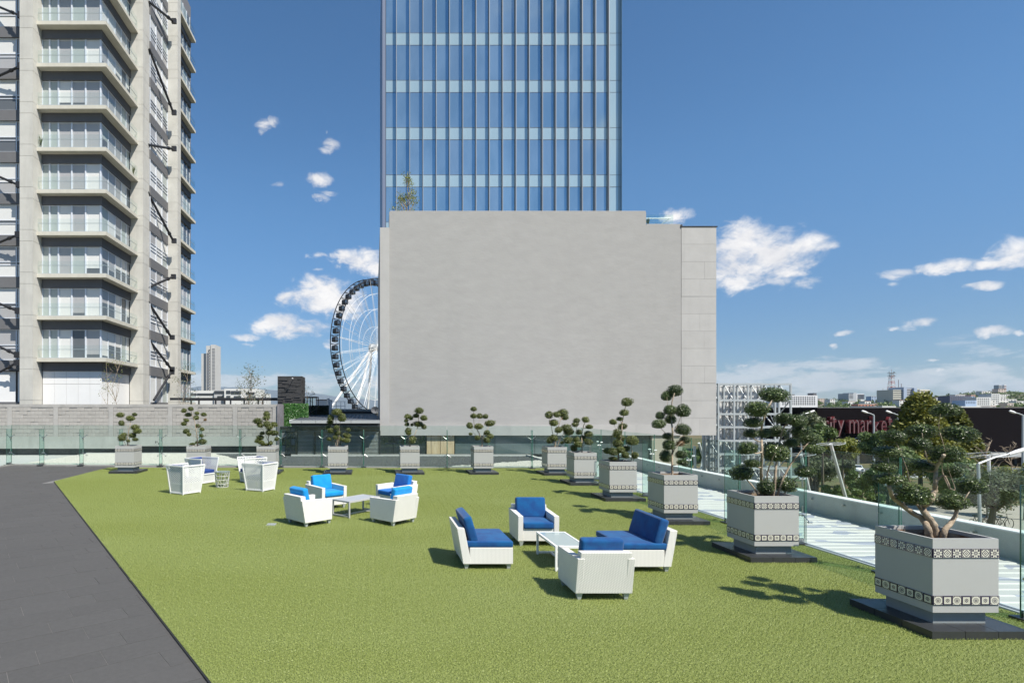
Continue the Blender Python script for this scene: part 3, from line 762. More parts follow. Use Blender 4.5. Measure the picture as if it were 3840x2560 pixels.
# ================================================================ pavilion with louvres, ivy screens, stone box
def ivy(name, label, x0, x1, y0, y1, z0, z1, mt, n, size, core):
    o = link(name, None, None, (x0, y0, 0)); tag(o, label, 'hedge')
    b = MB(); b.box(x0+.06, x1-.06, y0+.06, y1-.06, z0, z1-.05); put(b, 'screen_core', core, o, True)
    b = MB(); g = random.Random(2); vs = []
    for _ in range(n):
        fside = g.random()
        if fside < .72: p = Vector((g.uniform(x0, x1), y0+g.uniform(0, .07), g.uniform(z0, z1)))
        elif fside < .9: p = Vector((x1-g.uniform(0, .07), g.uniform(y0, y1), g.uniform(z0, z1)))
        else: p = Vector((g.uniform(x0, x1), g.uniform(y0, y1), z1-g.uniform(-.03, .06)))
        d = Vector((g.gauss(0, .6), -1+g.gauss(0, .5), g.gauss(0.3, .6))).normalized(); u = d.orthogonal().normalized(); u.rotate(Matrix.Rotation(g.uniform(0, 6.28), 3, d)); v_ = d.cross(u)
        s = size*g.uniform(.6, 1.3)
        b.face([p-u*s, p+v_*s*.6, p+u*s, p-v_*s*.6]); vs.append(g.random())
    me = b.mesh('leaves', mt, tuple(o.location)); att = me.attributes.new('v', 'FLOAT', 'FACE'); att.data.foreach_set('value', vs)
    q = link('leaves', me, o); q['kind'] = 'stuff'
M_core_g = mat('ivy_backing', (0.02, 0.05, 0.015), 1.0)
ivy('ivy_screen', 'bright green artificial ivy screen beside the block wall', -5.69, -4.12, 36, 36.25, 1.2, 2.95, L_ivy, 9000, .045, M_core_g)
ivy('shaded_hedge', 'clipped hedge behind the low pavilion roof, shade put into its leaf colour', -4.75, -3.3, 42, 42.4, 1.9, 2.86, L_ivyd, 3500, .05, mat('shaded_hedge_core', (0.006, .01, .004), 1.0))  # leaves and core coloured dark to stand for the shade on it
pvn = thing('pavilion', 'low dark louvred pavilion with a standing seam metal roof', 'pavilion', (-2, 33, 0))
RX0 = -4.63
b = MB(); b.face([(RX0, 32.0, 2.02), (.36, 32.0, 2.02), (.36, 41.5, 2.20), (RX0, 41.5, 2.20)]); b.face([(RX0, 32.0, 1.96), (RX0, 41.5, 2.1), (.36, 41.5, 2.1), (.36, 32.0, 1.96)])
put(b, 'roof', M_roofm, pvn, True)
x = RX0+.15
while x < .3:
    b = MB(); b.bar((x, 32.0, 2.035), (x, 41.5, 2.215), .03, .035); put(b, 'roof_seam', M_roofm, pvn, True); x += .27
for i, (a, c) in enumerate(((RX0-.02, -4.02), (-4.01, -3.22), (-3.21, -1.25), (-1.24, .37))):
    b = MB(); b.box(a+.004, c-.004, 31.93, 31.995, 1.86, 2.03); put(b, 'fascia', M_fascia, pvn, True)
b = MB(); b.box(RX0-.05, RX0-.005, 31.95, 41.5, 1.88, 2.06); put(b, 'side_fascia', M_white, pvn, True)
b = MB(); b.box(-4.6, .36, 32.2, 33.0, 1.66, 1.855); put(b, 'soffit', M_black, pvn, True)
b = MB(); b.box(-5.35, .38, 32.82, 32.98, 1.58, 1.655); put(b, 'top_rail', M_black, pvn, True)
b = MB(); b.box(-4.40, .38, 32.86, 32.9, 1.43, 1.58); put(b, 'clerestory', M_dglass, pvn, True)
b = MB(); b.box(-4.40, -1.4, 32.84, 32.95, 1.345, 1.425); put(b, 'blind_box', M_fascia, pvn, True)
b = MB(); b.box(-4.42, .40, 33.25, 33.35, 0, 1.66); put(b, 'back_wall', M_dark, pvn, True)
posts = [-4.42, -3.4, -1.92, -0.62, .34]
for x in posts:
    b = MB(); b.box(x, x+.07, 32.84, 32.96, .05, 1.40); put(b, 'post', M_black, pvn, True)
lv = mat('louvre_slat', (0.72, 0.70, 0.67), 0.5)
for i in range(4):
    a, c = posts[i]+.075, posts[i+1]-.005; b = MB(); z = .09
    while z < 1.34:
        M_ = Matrix.Translation((0, 32.93, z)) @ Matrix.Rotation(R(35), 4, 'X'); b.box(a, c, -.035, .035, -.006, .006, 0, M_); z += .078
    q = put(b, 'louvre_slats', lv, pvn, True); q['kind'] = 'stuff'
b = MB(); b.box(-4.45, .36, 32.80, 32.812, .05, 1.58, [0]*6); put(b, 'front_glass', glass_mat('smoked_glass', (.78, .80, .80), 1.2), pvn, True)
gb = thing('glass_side_screen', 'dark framed glass screen left of the louvred pavilion', 'screen', (-5, 33, 0))
for k, x in enumerate((-5.36, -5.05, -4.75, -4.5)):
    b = MB(); b.box(x, x+.045, 32.86, 32.95, .05, 1.58); put(b, 'mullion', M_black, gb, True)
for k, x in enumerate((-5.315, -5.005, -4.705)):
    for z0, z1 in ((.06, .55), (.60, .95), (1.0, 1.30), (1.36, 1.56)):
        b = MB(); b.box(x, x+(.265 if k < 2 else .2), 32.89, 32.91, z0, z1); put(b, 'pane', M_dglass if (k+int(z0*3)) % 3 else M_spand2, gb, True)
b = MB(); b.box(-5.4, -4.46, 33.0, 33.05, .0, 1.58); put(b, 'back_panel', M_dark, gb, True)

sb = thing('stone_stair_tower', 'black stacked stone box standing above the block wall', 'tower', (-5.5, 38, 2.9))
b = MB(); b.box(-6.33, -4.77, 38.0, 39.8, 1.2, 4.79, [0, 0, 1, 2, 1, 1])
m_st = mat('stacked_slate', (0.055, 0.055, 0.057), 0.8, var=0.45, vscale=3.0, bump=1.0, bscale=11.0, stretch=(1, 1, 9))
put(b, 'stone_wall', [m_st, m_st, m_st], sb, True)
g = random.Random(9)
for r_ in range(24):        # thin projecting stone courses
    b = MB(); z = 2.96+r_*.0755; x = -6.34
    while x < -4.78:
        L_ = g.uniform(.25, .7); b.box(x, min(x+L_-.01, -4.765), 37.975-g.uniform(0, .06), 38.01, z, z+.06); x += L_
    x = 37.99
    while x < 39.8:
        L_ = g.uniform(.25, .7); b.box(-4.78, -4.745+g.uniform(0, .03), x, min(x+L_-.01, 39.8), z+.001, z+.061); x += L_
    q = put(b, 'stone_course', m_st, sb, True)
b = MB(); b.box(-6.36, -4.73, 37.94, 39.83, 4.79, 4.82); put(b, 'cap', M_spand2, sb, True)
b = MB(); p = at(1073, 1457, 37.93); b.box(p.x-.09, p.x+.09, 37.92, 37.97, p.z-.1, p.z+.1); put(b, 'vent_opening', M_dark, sb, True)
b = MB(); b.tube([(p.x+.48, 37.95, 4.62), (p.x+.48, 37.5, 4.66)], .02, 6); b.box(p.x+.45, p.x+.53, 37.42, 37.5, 4.63, 4.68); put(b, 'spotlight', M_wmetal, sb, True)

pg = thing('pergola', 'long black steel pergola beam on posts behind the block wall', 'pergola', (-10, 40, 2.9))
b = MB(); b.box(-14.2, -6.6, 40, 40.12, 3.26, 3.43); put(b, 'beam', M_black, pg, True)
b = MB(); b.box(-14.2, -6.6, 42.6, 42.72, 3.26, 3.40); put(b, 'beam', M_black, pg, True)
for px in (716, 745, 808, 842, 864, 915, 968, 985):
    x = (px-1400)/2150*40; b = MB(); b.box(x-.045, x+.045, 40.01, 40.11, -.14, 3.255); put(b, 'post', M_black, pg, True)
for k in range(9):
    x = -14+k*.9; b = MB(); b.box(x, x+.07, 40.12, 42.6, 3.28, 3.38); put(b, 'rafter', M_black, pg, True)
b = MB(); b.box(-30, -5.5, 46, 46.25, -.14, 3.02)
tag(put(b, 'white_boundary_wall', M_white), 'plain white boundary wall behind the pergola posts', 'wall')
gk = thing('glass_kiosk', 'small dark framed glass kiosk behind the stone tower', 'kiosk', (-4.4, 41, 2.5))
b = MB(); b.box(-4.95, -4.05, 41, 42.6, 3.45, 3.53); put(b, 'roof', M_black, gk, True)
for x in (-4.94, -4.55, -4.12):
    for y in (41.05, 42.5):
        b = MB(); b.box(x, x+.06, y, y+.06, 1.2, 3.45); put(b, 'post', M_black, gk, True)
for x in (-4.88, -4.49):
    b = MB(); b.box(x, x+.33, 41.07, 41.085, 2.2, 3.44); put(b, 'pane', M_pane, gk, True)
wb = thing('white_plant_building', 'low white walled building with a pipe rail left of the big wheel', 'building', (-5, 60, 2))
b = MB(); b.box(-5.9, -4.75, 60, 66, -9, 3.55); put(b, 'wall', M_white, wb, True)
b = MB(); b.tube([(-4.72, 59.9, 1), (-4.72, 59.9, 3.75)], .14, 8); put(b, 'pipe', M_wmetal, wb, True)
b = MB(); b.box(-5.95, -4.7, 59.9, 66.1, 3.55, 3.62); put(b, 'roof_edge', M_spand2, wb, True)
rf = thing('billboard_scaffold', 'white steel billboard frame on a concrete roof left of the wheel', 'frame', (-4, 62, 1.5))
for x in (-4.55, -4.05, -3.55, -3.1):
    b = MB(); b.box(x, x+.06, 62, 62.06, 1.3, 3.45); put(b, 'upright', M_wmetal, rf, True)
for z in (3.4, 2.9, 1.95):
    b = MB(); b.box(-4.6, -3.0, 61.95, 62.0, z, z+.05); put(b, 'rail', M_wmetal, rf, True)
b = MB(); b.box(-5.2, .2, 64, 72, -9, 2.6)
tag(put(b, 'low_concrete_building', M_found), 'low concrete building under the big wheel beside the pavilion roof', 'building')
b = MB(); b.box(-3.3, 0, 58, 58.1, 2.15, 2.4); b.box(-3.3, 0, 58.0, 58.06, 1.0, 1.9)
tag(put(b, 'dark_steel_walkway', M_black), 'dark steel walkway behind the pavilion roof', 'walkway')
ds = thing('satellite_dish', 'dark satellite dish at the left edge of the blank building', 'satellite dish', (0.1, 32.6, 2.6))
b = MB(); 
for i in range(10):
    a0, a1 = i*.628, (i+1)*.628; b.face([(0, .08, 0), (.24*math.cos(a0), 0, .2*math.sin(a0)), (.24*math.cos(a1), 0, .2*math.sin(a1))]); b.face([(0, .1, 0), (.24*math.cos(a1), .02, .2*math.sin(a1)), (.24*math.cos(a0), .02, .2*math.sin(a0))])
put(b, 'dish', M_spand, ds)
b = MB(); b.tube([(.08, .08, -.1), (.16, .1, -.55)], .02, 6); b.tube([(0, .05, 0), (.08, .08, -.1)], .02, 6); put(b, 'arm', M_black, ds)

# ================================================================ blank concrete building
BY = 33.0
def bx(px): return (px-1400)/2150*BY
def bz(py): return CAM_H-(py-1530)/2150*BY
cb = thing('concrete_building', 'huge blank grey rendered building block rising above the terrace', 'building', (10, BY, 1.1))
b = MB(); b.box(bx(1460), bx(2556), BY+.10, BY+16, bz(1590), bz(792)); 
b.box(bx(2425), bx(2556), BY+.10, BY+16, 1.2, 1.3)
bb = MB(); P_ = [(bx(1460), bz(1590.7)), (bx(2557.6), bz(1590.7)), (bx(2557.6), bz(841)), (bx(2426), bz(841)), (bx(2426), bz(792)), (bx(1460), bz(792))]
bb.prism(P_, 'y', BY+.10, BY+1.2); put(bb, 'wall', M_conc, cb, True, fix=True)
b = MB(); b.box(bx(1460), bx(2556), BY+1.2, BY+14, bz(1640), bz(850)); put(b, 'building_core', M_conc, cb, True)
b = MB(); b.box(bx(1425), bx(1460)-.003, BY, BY+14, bz(1632), bz(853)); put(b, 'edge_strip', M_conc_l, cb, True)
b = MB(); b.box(bx(1460)+.0, bx(2556), BY, BY+14, bz(1632), bz(1591)); put(b, 'bottom_strip', M_conc_l, cb, True)
b = MB(); b.box(bx(1463), bx(2424), BY+.097, BY+.4, bz(792)+.001, bz(792)+.05); b.box(bx(2428), bx(2554), BY+.097, BY+.4, bz(841)+.001, bz(841)+.05)
put(b, 'parapet_capping', M_conc_l, cb, True)
g = random.Random(4)
ytop = 849
rows = 12; hpx = (1632-ytop)/rows
b = MB(); b.box(bx(2560), bx(2690)-.01, BY+.15, BY+13.9, bz(1632)+.01, bz(849)-.01); put(b, 'panel_backing', M_mortar, cb, True)
for r_ in range(rows):
    z0, z1 = bz(ytop+(r_+1)*hpx)+.004, bz(ytop+r_*hpx)-.004
    cuts = [2558.6, 2690] if r_ < 2 or r_ % 3 == 1 else [2558.6, (2628 if r_ % 2 else 2646), 2690]
    for k in range(len(cuts)-1):
        b = MB(); d = g.uniform(0, .012); b.box(bx(cuts[k])+.003, bx(cuts[k+1])-.003, BY+.088+d, BY+.17, z0, z1); put(b, 'wall_panel', M_conc_l, cb, True)
b = MB(); b.box(bx(2559)-.02, bx(2690)+.06, BY+.06, BY+14, bz(849), bz(849)+.045); b.box(bx(2556), bx(2561), BY+.05, BY+.3, bz(849)-.02, bz(841)); put(b, 'black_coping', M_black, cb, True)
# glazed storey below
gz0 = .05
def pane(px0, px1, z0, z1, mt, nm='window_pane', y=BY+.28):
    b = MB(); b.box(bx(px0)+.012, bx(px1)-.012, y, y+.03, z0, z1); put(b, nm, mt, cb, True)
for a, c in ((1420, 1475), (1475, 1536), (1536, 1598)): pane(a, c, gz0, 1.12, M_dglass)
for a, c in ((1601, 1618), (1618, 1653), (1653, 1706)): pane(a, c, gz0, 1.125, M_wood, 'wood_panel', BY+.2)
for a, c in ((1709, 1860), (1860, 2010), (2010, 2160), (2160, 2300), (2300, 2446)): pane(a, c, -9 if a > 2100 else gz0, 1.12, M_teal)
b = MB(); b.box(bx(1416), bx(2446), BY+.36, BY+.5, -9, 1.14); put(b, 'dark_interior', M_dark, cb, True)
b = MB(); b.box(bx(2448), bx(2562), BY+.1, BY+2.2, -9, 1.13); put(b, 'base_pier', mat('beige_pier', (0.42, 0.38, 0.30), 0.8, var=0.15, vscale=0.8, stain=0.3), cb, True)
b = MB(); b.box(bx(1425)+.01, bx(2690)-.01, BY+.17, BY+13.9, bz(1632)+.005, bz(1632)+.1); put(b, 'soffit', M_spand2, cb, True)
b = MB(); b.box(bx(1426), bx(2300), BY+9, BY+13.9, -9, bz(1632)+.02); put(b, 'rear_base', M_conc, cb, True)
# roof terrace glass rail, pots, tree
rl = thing('roof_glass_rail', 'clear glass rail with steel handrail on the blank building roof', 'railing', (bx(2490), BY+1, bz(841)))
for a, c in ((2427, 2487), (2488, 2552)):
    b = MB(); b.box(bx(a), bx(c), BY+.8, BY+.812, bz(841)-.1, bz(788)); put(b, 'pane', [M_pane, M_edge], rl, True)
b = MB(); b.tube([(bx(2427), BY+.9, bz(800)), (bx(2546), BY+.9, bz(800))], .022, 6); put(b, 'handrail', M_steel, rl, True)
b = MB(); b.tube([(bx(2539), BY+.9, bz(801)), (bx(2482), BY+.9, bz(841))], .022, 6); put(b, 'sloping_handrail', M_galv, rl, True)
def spiky(name, label, px, Y, zb, h, wd, pot=None, group=None):
    X = (px-1400)/2150*Y; o = thing(name, label, 'plant', (X, Y, zb), 0, group); b = MB(); g = random.Random(px)
    for k in range(16):
        a = g.uniform(0, 6.28); t = g.uniform(.1, 1); d = Vector((math.cos(a)*wd*t, math.sin(a)*wd*t, h*g.uniform(.7, 1.0))); s = Vector((-math.sin(a), math.cos(a), 0))*.03
        b.face([-s*1.2, s*1.2, d*.55+s, d*.55-s]); b.face([d*.55-s, d*.55+s, d])
    me = b.mesh('spiky_leaves', L_grey); at_ = me.attributes.new('v', 'FLOAT', 'FACE'); at_.data.foreach_set('value', [g.random() for _ in me.polygons]); link('spiky_leaves', me, o)
    if pot:
        b = MB(); n = 10
        b.tube([(0, 0, -pot), (0, 0, 0)], [.13, .19], 10); put(b, 'pot', M_spand, o)
    return o
for i, (px, l) in enumerate(((1709, 'leftmost'), (1848, 'second'), (1998, 'third'), (2140, 'fourth'), (2287, 'fifth'))):
    spiky('rooftop_agave', 'spiky agave tip over the blank wall top, %s from the left' % l, px, BY+.7, bz(792)-.15, .42, .28, .4, 'agaves along the roof edge')
spiky('rooftop_agave', 'upright spiky plant behind the roof glass rail', 2462, BY+1.2, bz(841)-.1, .62, .18, .3)
spiky('rooftop_agave', 'potted plant at the step in the roof wall', 2430, BY+1.4, bz(815), .5, .25, .45)

# ================================================================ glass tower
TY = 47.0
def tx(px): return (px-1400)/2150*TY
def tz(py): return CAM_H-(py-1530)/2150*TY
gt = thing('glass_tower', 'tall blue curtain wall tower with thin vertical metal fins', 'tower', (tx(1880), TY, -9))
b = MB(); b.box(tx(1446)+.05, tx(2325)-.3, TY+.25, TY+17, -9, 44); put(b, 'tower_core', mat('tower_core', (0.06, 0.09, 0.13), 0.5), gt, True)
b = MB(); b.box(tx(1434), tx(1446), TY-.05, TY+17.2, -9, 44); put(b, 'side_cladding', M_cwside, gt, True)
nfin = 17; x_first = tx(1486); bay = 49.55/2150*TY
xf = [x_first+i*bay for i in range(nfin)]
edges = [tx(1447)]+xf+[tx(2325)]
fl = [(170, 127)]                       # spandrel band bottom, top (photo rows) of one floor
per = 177.0; mvis = {}
levels = []
k = -3
while True:
    yb = 170+per*k; levels.append((tz(yb), tz(yb-45)));     # z bottom / top of the spandrel band
    k += 1
    if 170+per*k > 1000: break
levels.sort()
levels = levels[:]
for li, (zb, zt) in enumerate(levels):
    nxt = levels[li+1][0] if li+1 < len(levels) else None
    for i in range(len(edges)-1):
        x0, x1 = edges[i]+.012, edges[i+1]-.012; wd = x1-x0
        key = ('s', round(wd, 2))
        if key not in mvis: mb = MB(); mb.box(0, wd, 0, .04, 0, zt-zb-.03); mvis[key] = mb.mesh('spandrel_pane', M_spanl)
        link('spandrel_pane', mvis[key], gt, (x0-gt.location.x, random.uniform(-.004, .004), zb+.015+9))
        if nxt:
            key = ('v', round(wd, 2))
            if key not in mvis: mb = MB(); mb.box(0, wd, 0, .04, 0, nxt-zt-.03); mvis[key] = mb.mesh('window_pane', M_vis if i < len(edges)-2 else M_spanl)
            link('window_pane', mvis[key], gt, (x0-gt.location.x, random.uniform(-.004, .004), zt+.015+9), (random.uniform(-.0025, .0025), 0, random.uniform(-.003, .003)))
    for z in (zb, zt):
        b = MB(); b.box(edges[0], edges[-1], TY-.012, TY+.05, z-.015, z+.015); put(b, 'transom', M_spand, gt, True)
zlo = levels[0][0]; zhi = 44
fm = MB(); fm.box(-.017, .017, -.31, 0, 0, zhi-zlo); fmesh = fm.mesh('vertical_fin', M_cwfin)
for x in xf: link('vertical_fin', fmesh, gt, (x-gt.location.x, -.005, zlo+9))
b = MB(); b.box(tx(2325)-.3, tx(2325), TY, TY+.3, zlo, zhi); put(b, 'corner_mullion', M_spanl, gt, True)
b = MB(); b.box(tx(2325)+.002, tx(2325)+.03, TY-.36, TY+17, -9, zhi); put(b, 'right_side_glass', M_vis, gt, True)
b = MB(); b.box(tx(1446), tx(2325), TY+.02, TY+.3, -9, zlo); put(b, 'lower_glass', M_vis, gt, True)

# ================================================================ apartment tower
M_bal = glass_mat('balustrade_glass', (0.95, 0.975, 0.97), 0.7)
ap = thing('apartment_tower', 'tall concrete apartment tower with wraparound glass balconies and black steel braces', 'tower', (-24, 43, -9))
AL = (-24, 43, -9)
def ab(name, mt, *boxes):
    b = MB()
    for q in boxes: b.box(*q)
    o = link(name, b.mesh(name, mt, AL), ap); return o
ZTOP = 46.0
F0, FP = 6.46, 3.158
nfl = 12
m_core = mat('apartment_core', (0.16, 0.16, 0.17), 0.8)
ab('building_core', m_core, (-34, -21.6, 44.6, 62, -9, ZTOP), (-21.6, -19.75, 50.3, 62, -9, ZTOP))
def column(x0, x1, y0, y1, cham=0):
    b = MB(); z = -9.0; zs = [-9.0]
    zz = F0-FP*4
    while zz < ZTOP:
        if zz > -9: zs += [zz-.85, zz]
        zz += FP
    for i in range(len(zs)-1):
        b.box(x0, x1, y0, y1, zs[i]+.012, zs[i+1]-.012)
    b.box(x0+.02, x1-.02, y0+.02, y1-.02, -9, ZTOP)
    link('column', b.mesh('column', M_conc_t, AL), ap)
column(-26.22, -25.25, 42.5, 44.5)
column(-20.75, -19.62, 48.85, 50.2)
column(-19.55, -18.60, 54.5, 55.4)
for k in range(-1, nfl):
    zt = F0+FP*k; zs = zt-.27
    if k >= 0:
        b = MB(); b.prism([(-25.248, 43.0), (-20.04, 43.0), (-20.04, 48.846), (-20.5, 48.846), (-21.4, 48.3), (-21.4, 44.5), (-25.248, 44.5)], 'z', zs, zt)
        link('balcony_slab', b.mesh('balcony_slab', M_slab, AL, fix=True), ap)
        b = MB(); b.box(-25.2, -20.65, 43.6, 44.6, zs-.66, zs-.002); b.box(-21.3, -20.652, 44.602, 48.84, zs-.66, zs-.002)
        link('spandrel', b.mesh('spandrel', M_spand, AL), ap)
    if k < 0: continue
    z0, z1 = zt+.02, zt+FP-.27-.66-.01
    g = random.Random(100+k)
    # front panes
    pxs = [158, 187, 220, 270, 322, 378]; xsF = [(p-1400)/2150*43.75 for p in pxs]; xsF[-1] = -20.80
    ch = [2, 2, g.choice((1, 1, 0)), g.choice((1, 1, 2)), g.choice((1, 1, 0))]
    if k == 0: ch = [2, 2, 0, 3, 1]
    if k == 5: ch = [2, 2, 1, 1, 1]
    for i in range(5):
        gap = g.choice((0, 0, 0, .25, .5, .12)) if i > 1 else 0; b = MB(); b.box(xsF[i]+.05, xsF[i+1]-.05, 43.78, 43.81, z0+.08+gap, z1-.06, 0)
        if gap: b.box(xsF[i]+.05, xsF[i+1]-.05, 43.785, 43.81, z0+.08, z0+.08+gap, 1)
        link('window_pane', b.mesh('window_pane', [M_blind[ch[i]], M_blind[3]], AL), ap)
    ysS = [43.80, 44.95, 46.15, 47.25, 48.2, 48.84]
    for i in range(5):
        gap = g.choice((0, 0, .2, .7, 1.1)); b = MB(); b.box(-20.83, -20.80, ysS[i]+.05, ysS[i+1]-.05, z0+.08+gap, z1-.06, 0)
        if gap: b.box(-20.83, -20.805, ysS[i]+.05, ysS[i+1]-.05, z0+.08, z0+.08+gap, 1)
        link('window_pane', b.mesh('window_pane', [M_blind[g.choice((0, 1, 1, 0, 2) if i < 3 else (0, 1, 3, 2))], M_blind[3]], AL), ap)
    b = MB()
    for x in xsF: b.box(x-.055, x+.055, 43.70, 43.84, z0, z1)
    for y in ysS[:-1]: b.box(-20.845, -20.76, y-.045 if y > 43.9 else y+.05, y+.045 if y > 43.9 else y+.1, z0, z1)
    b.box(xsF[0], xsF[-1]+.04, 43.745, 43.8, z1-.06, z1); b.box(xsF[0], xsF[-1]+.04, 43.745, 43.8, z0, z0+.08)
    b.box(-20.8, -20.755, 43.85, 48.84, z1-.06, z1); b.box(-20.8, -20.755, 43.85, 48.84, z0, z0+.08)
    link('window_frame', b.mesh('window_frame', M_alu, AL), ap)
    # balustrade
    gx = [-25.2, -24.35, -23.3, -22.25, -21.15, -20.09]
    for i in range(5):
        b = MB(); b.box(gx[i]+.01, gx[i+1]-.01, 43.04, 43.055, zt+.03, zt+.97, [0]*6); link('balustrade_pane', b.mesh('balustrade_pane', M_bal, AL), ap)
    gy = [43.05, 44.2, 45.35, 46.5, 47.65, 48.8]
    for i in range(5):
        b = MB(); b.box(-20.095, -20.08, gy[i]+.01, gy[i+1]-.01, zt+.03, zt+.97); link('balustrade_pane', b.mesh('balustrade_pane', M_bal, AL), ap)
    b = MB(); b.tube([(-25.2, 43.12, zt+.66), (-20.15, 43.12, zt+.66), (-20.15, 48.8, zt+.66)], .022, 6); b.box(-25.2, -20.07, 43.02, 43.07, zt+.001, zt+.04); b.box(-20.11, -20.07, 43.07, 48.8, zt+.001, zt+.04)
    link('handrail', b.mesh('handrail', M_galv, AL), ap)
# ground storey white panels under the lowest balcony
z1 = F0-.27-.66
xw = [-25.2+i*.90 for i in range(6)]+[-20.82]
for i in range(5):
    for za, zb_ in ((-2.5, 1.05), (1.07, z1-1.0), (z1-.98, z1-.01)):
        b = MB(); b.box(xw[i]+.008, xw[i+1]-.008, 43.7, 43.75, za, zb_); link('cladding_panel', b.mesh('cladding_panel', M_white, AL), ap)
yw = [43.76+i*1.02 for i in range(6)]
for i in range(5):
    b = MB(); b.box(-20.86, -20.80, yw[i]+.008, yw[i+1]-.008, -2.5, z1-.01); link('cladding_panel', b.mesh('cladding_panel', M_white, AL), ap)
# left bay, facing the camera
for k in range(-1, nfl):
    zt = F0+FP*k; zs = zt-.27
    ab('spandrel', M_spand2, (-31, -26.23, 43.45, 44.6, zs-.66, zs+.15))
    g = random.Random(300+k)
    z0, z1b = zs+.16, zs+FP-.67
    if k < 0: z0 = -2
    for (a, c) in ((-30.9, -29.3), (-29.25, -27.15), (-27.1, -26.26)):
        hs_ = [z0, z0+.9, z0+1.15, z1b] if k >= 0 else [z0, z1b]
        for j in range(len(hs_)-1):
            cc = g.choice((0, 0, 0, 1)) if j != 1 else g.choice((0, 1, 3))
            if (k, j) == (6, 0): cc = 3
            if (k, j) == (5, 0): cc = 3
            b = MB(); b.box(a+.05, c-.05, 43.62, 43.65, hs_[j]+.03, hs_[j+1]-.03); link('window_pane', b.mesh('window_pane', M_blind[cc] if k >= 0 else M_white, AL), ap)
    if k >= 0:
        b = MB()
        for x in (-30.9, -29.28, -27.13, -26.27): b.box(x-.04, x+.04, 43.57, 43.66, z0, z1b)
        for z in (z0+.03, z0+.9, z0+1.15, z1b-.03): b.box(-30.9, -26.25, 43.575, 43.66, z-.03, z+.03)
        link('window_frame', b.mesh('window_frame', M_alu, AL), ap)
# middle recess bay (faces +X) between the second and third columns
for k in range(-1, nfl):
    zt = F0+FP*k; zs = zt-.27
    ab('spandrel', M_spand2, (-19.74, -19.50, 50.22, 54.48, zs-.62, zs+.2))
    g = random.Random(500+k); z0, z1b = zs+.21, zs+FP-.63
    if k < 0: z0 = -2
    yy = [50.25, 51.65, 53.1, 54.46]
    for i in range(3):
        hs_ = [z0, z0+.75, z0+1.05, z0+1.35, z1b] if i < 2 else [z0, z0+1.1, z1b]
        for j in range(len(hs_)-1):
            b = MB(); b.box(-19.62, -19.60, yy[i]+.03, yy[i+1]-.03, hs_[j]+.03, hs_[j+1]-.03); link('window_pane', b.mesh('window_pane', M_blind[g.choice((0, 0, 1)) if i < 2 else g.choice((0, 1, 2))], AL), ap)
    b = MB()
    for y in yy: b.box(-19.6, -19.54, y-.035, y+.035, z0, z1b)
    for z in (z0, z0+.75, z0+1.05, z0+1.35, z1b): b.box(-19.6, -19.545, 50.25, 54.46, z-.025, z+.025)
    link('window_frame', b.mesh('window_frame', M_alu, AL), ap)
# third stack: slabs to the free right end
for k in range(-1, nfl):
    zt = F0+FP*k; zs = zt-.27
    b = MB(); b.box(-19.7, -18.62, 55.42, 60.1, zs, zt); link('balcony_slab', b.mesh('balcony_slab', M_slab, AL), ap)
    ab('spandrel', M_spand, (-19.74, -19.05, 55.42, 59.9, zs-.62, zs-.002))
    g = random.Random(700+k); z0, z1b = zt+.02, zt+FP-.27-.63
    yy = [55.45, 56.6, 57.75, 58.9, 59.85]
    for i in range(4):
        b = MB(); b.box(-19.22, -19.2, yy[i]+.05, yy[i+1]-.05, z0+.05, z1b-.05); link('window_pane', b.mesh('window_pane', M_blind[g.choice((1, 2, 3))], AL), ap)
    b = MB(); b.box(-19.7, -19.23, 55.45, 59.85, z0, z1b)
    link('window_reveal', b.mesh('window_reveal', M_spand2, AL), ap)
    b = MB()
    for y in yy: b.box(-19.2, -19.15, y-.04, y+.04, z0, z1b)
    link('window_frame', b.mesh('window_frame', M_alu, AL), ap)
    for i in range(4):
        b = MB(); b.box(-18.67, -18.655, yy[i]-.02, yy[i+1]-.04, zt+.03, zt+.97); link('balustrade_pane', b.mesh('balustrade_pane', M_bal, AL), ap)
    b = MB(); b.box(-19.7, -18.67, 60.03, 60.045, zt+.03, zt+.97); link('balustrade_pane', b.mesh('balustrade_pane', M_bal, AL), ap)
    b = MB(); b.tube([(-18.72, 55.45, zt+.66), (-18.72, 60, zt+.66)], .022, 6); link('handrail', b.mesh('handrail', M_galv, AL), ap)
# braces
def brace(p, q, r=.11):
    b = MB(); b.tube([p, q], r, 8)
    d = (Vector(q)-Vector(p)).normalized()
    b.tube([Vector(q)-d*.9, Vector(q)-d*.7], r*1.5, 8); b.box(q[0]-.12, q[0]+.3, q[1]-.18, q[1]+.05, q[2]-.22, q[2]+.22)
    link('steel_brace', b.mesh('steel_brace', M_brace, AL), ap)
for (x0, y0, x1, y1) in ((559, 8, 650, 82), (559, 183, 650, 424), (555, 543, 650, 559), (553, 719, 650, 904), (551, 1080, 648, 1038), (551, 1125, 643, 1265), (548, 1261, 643, 1384), (577, 1500, 642, 1395)):
    brace(at(x0, y0, 50.0), at(x1, y1, 53.6))
for (x0, y0, x1, y1) in ((-10, 24, 76, 60), (-10, 288, 74, 250), (-10, 660, 70, 694), (-10, 912, 66, 881), (-10, 1135, 66, 1166), (-10, 1296, 63, 1330), (-10, 1400, 62, 1360)):
    brace(at(x0, y0, 43.2), at(x1, y1, 42.7), .09)
# pot plants on balconies
def balcony_plant(px, py, Y, h, lab):
    p = at(px, py, Y); o = spiky('balcony_plant', lab, px, Y, p.z, h, .3, .0)
balcony_plant(152, 545, 43.3, .75, 'dry potted plant at the left end of a balcony on the apartment tower')
balcony_plant(500, 655, 47.9, .8, 'dry potted plant at the right end of a balcony on the apartment tower')
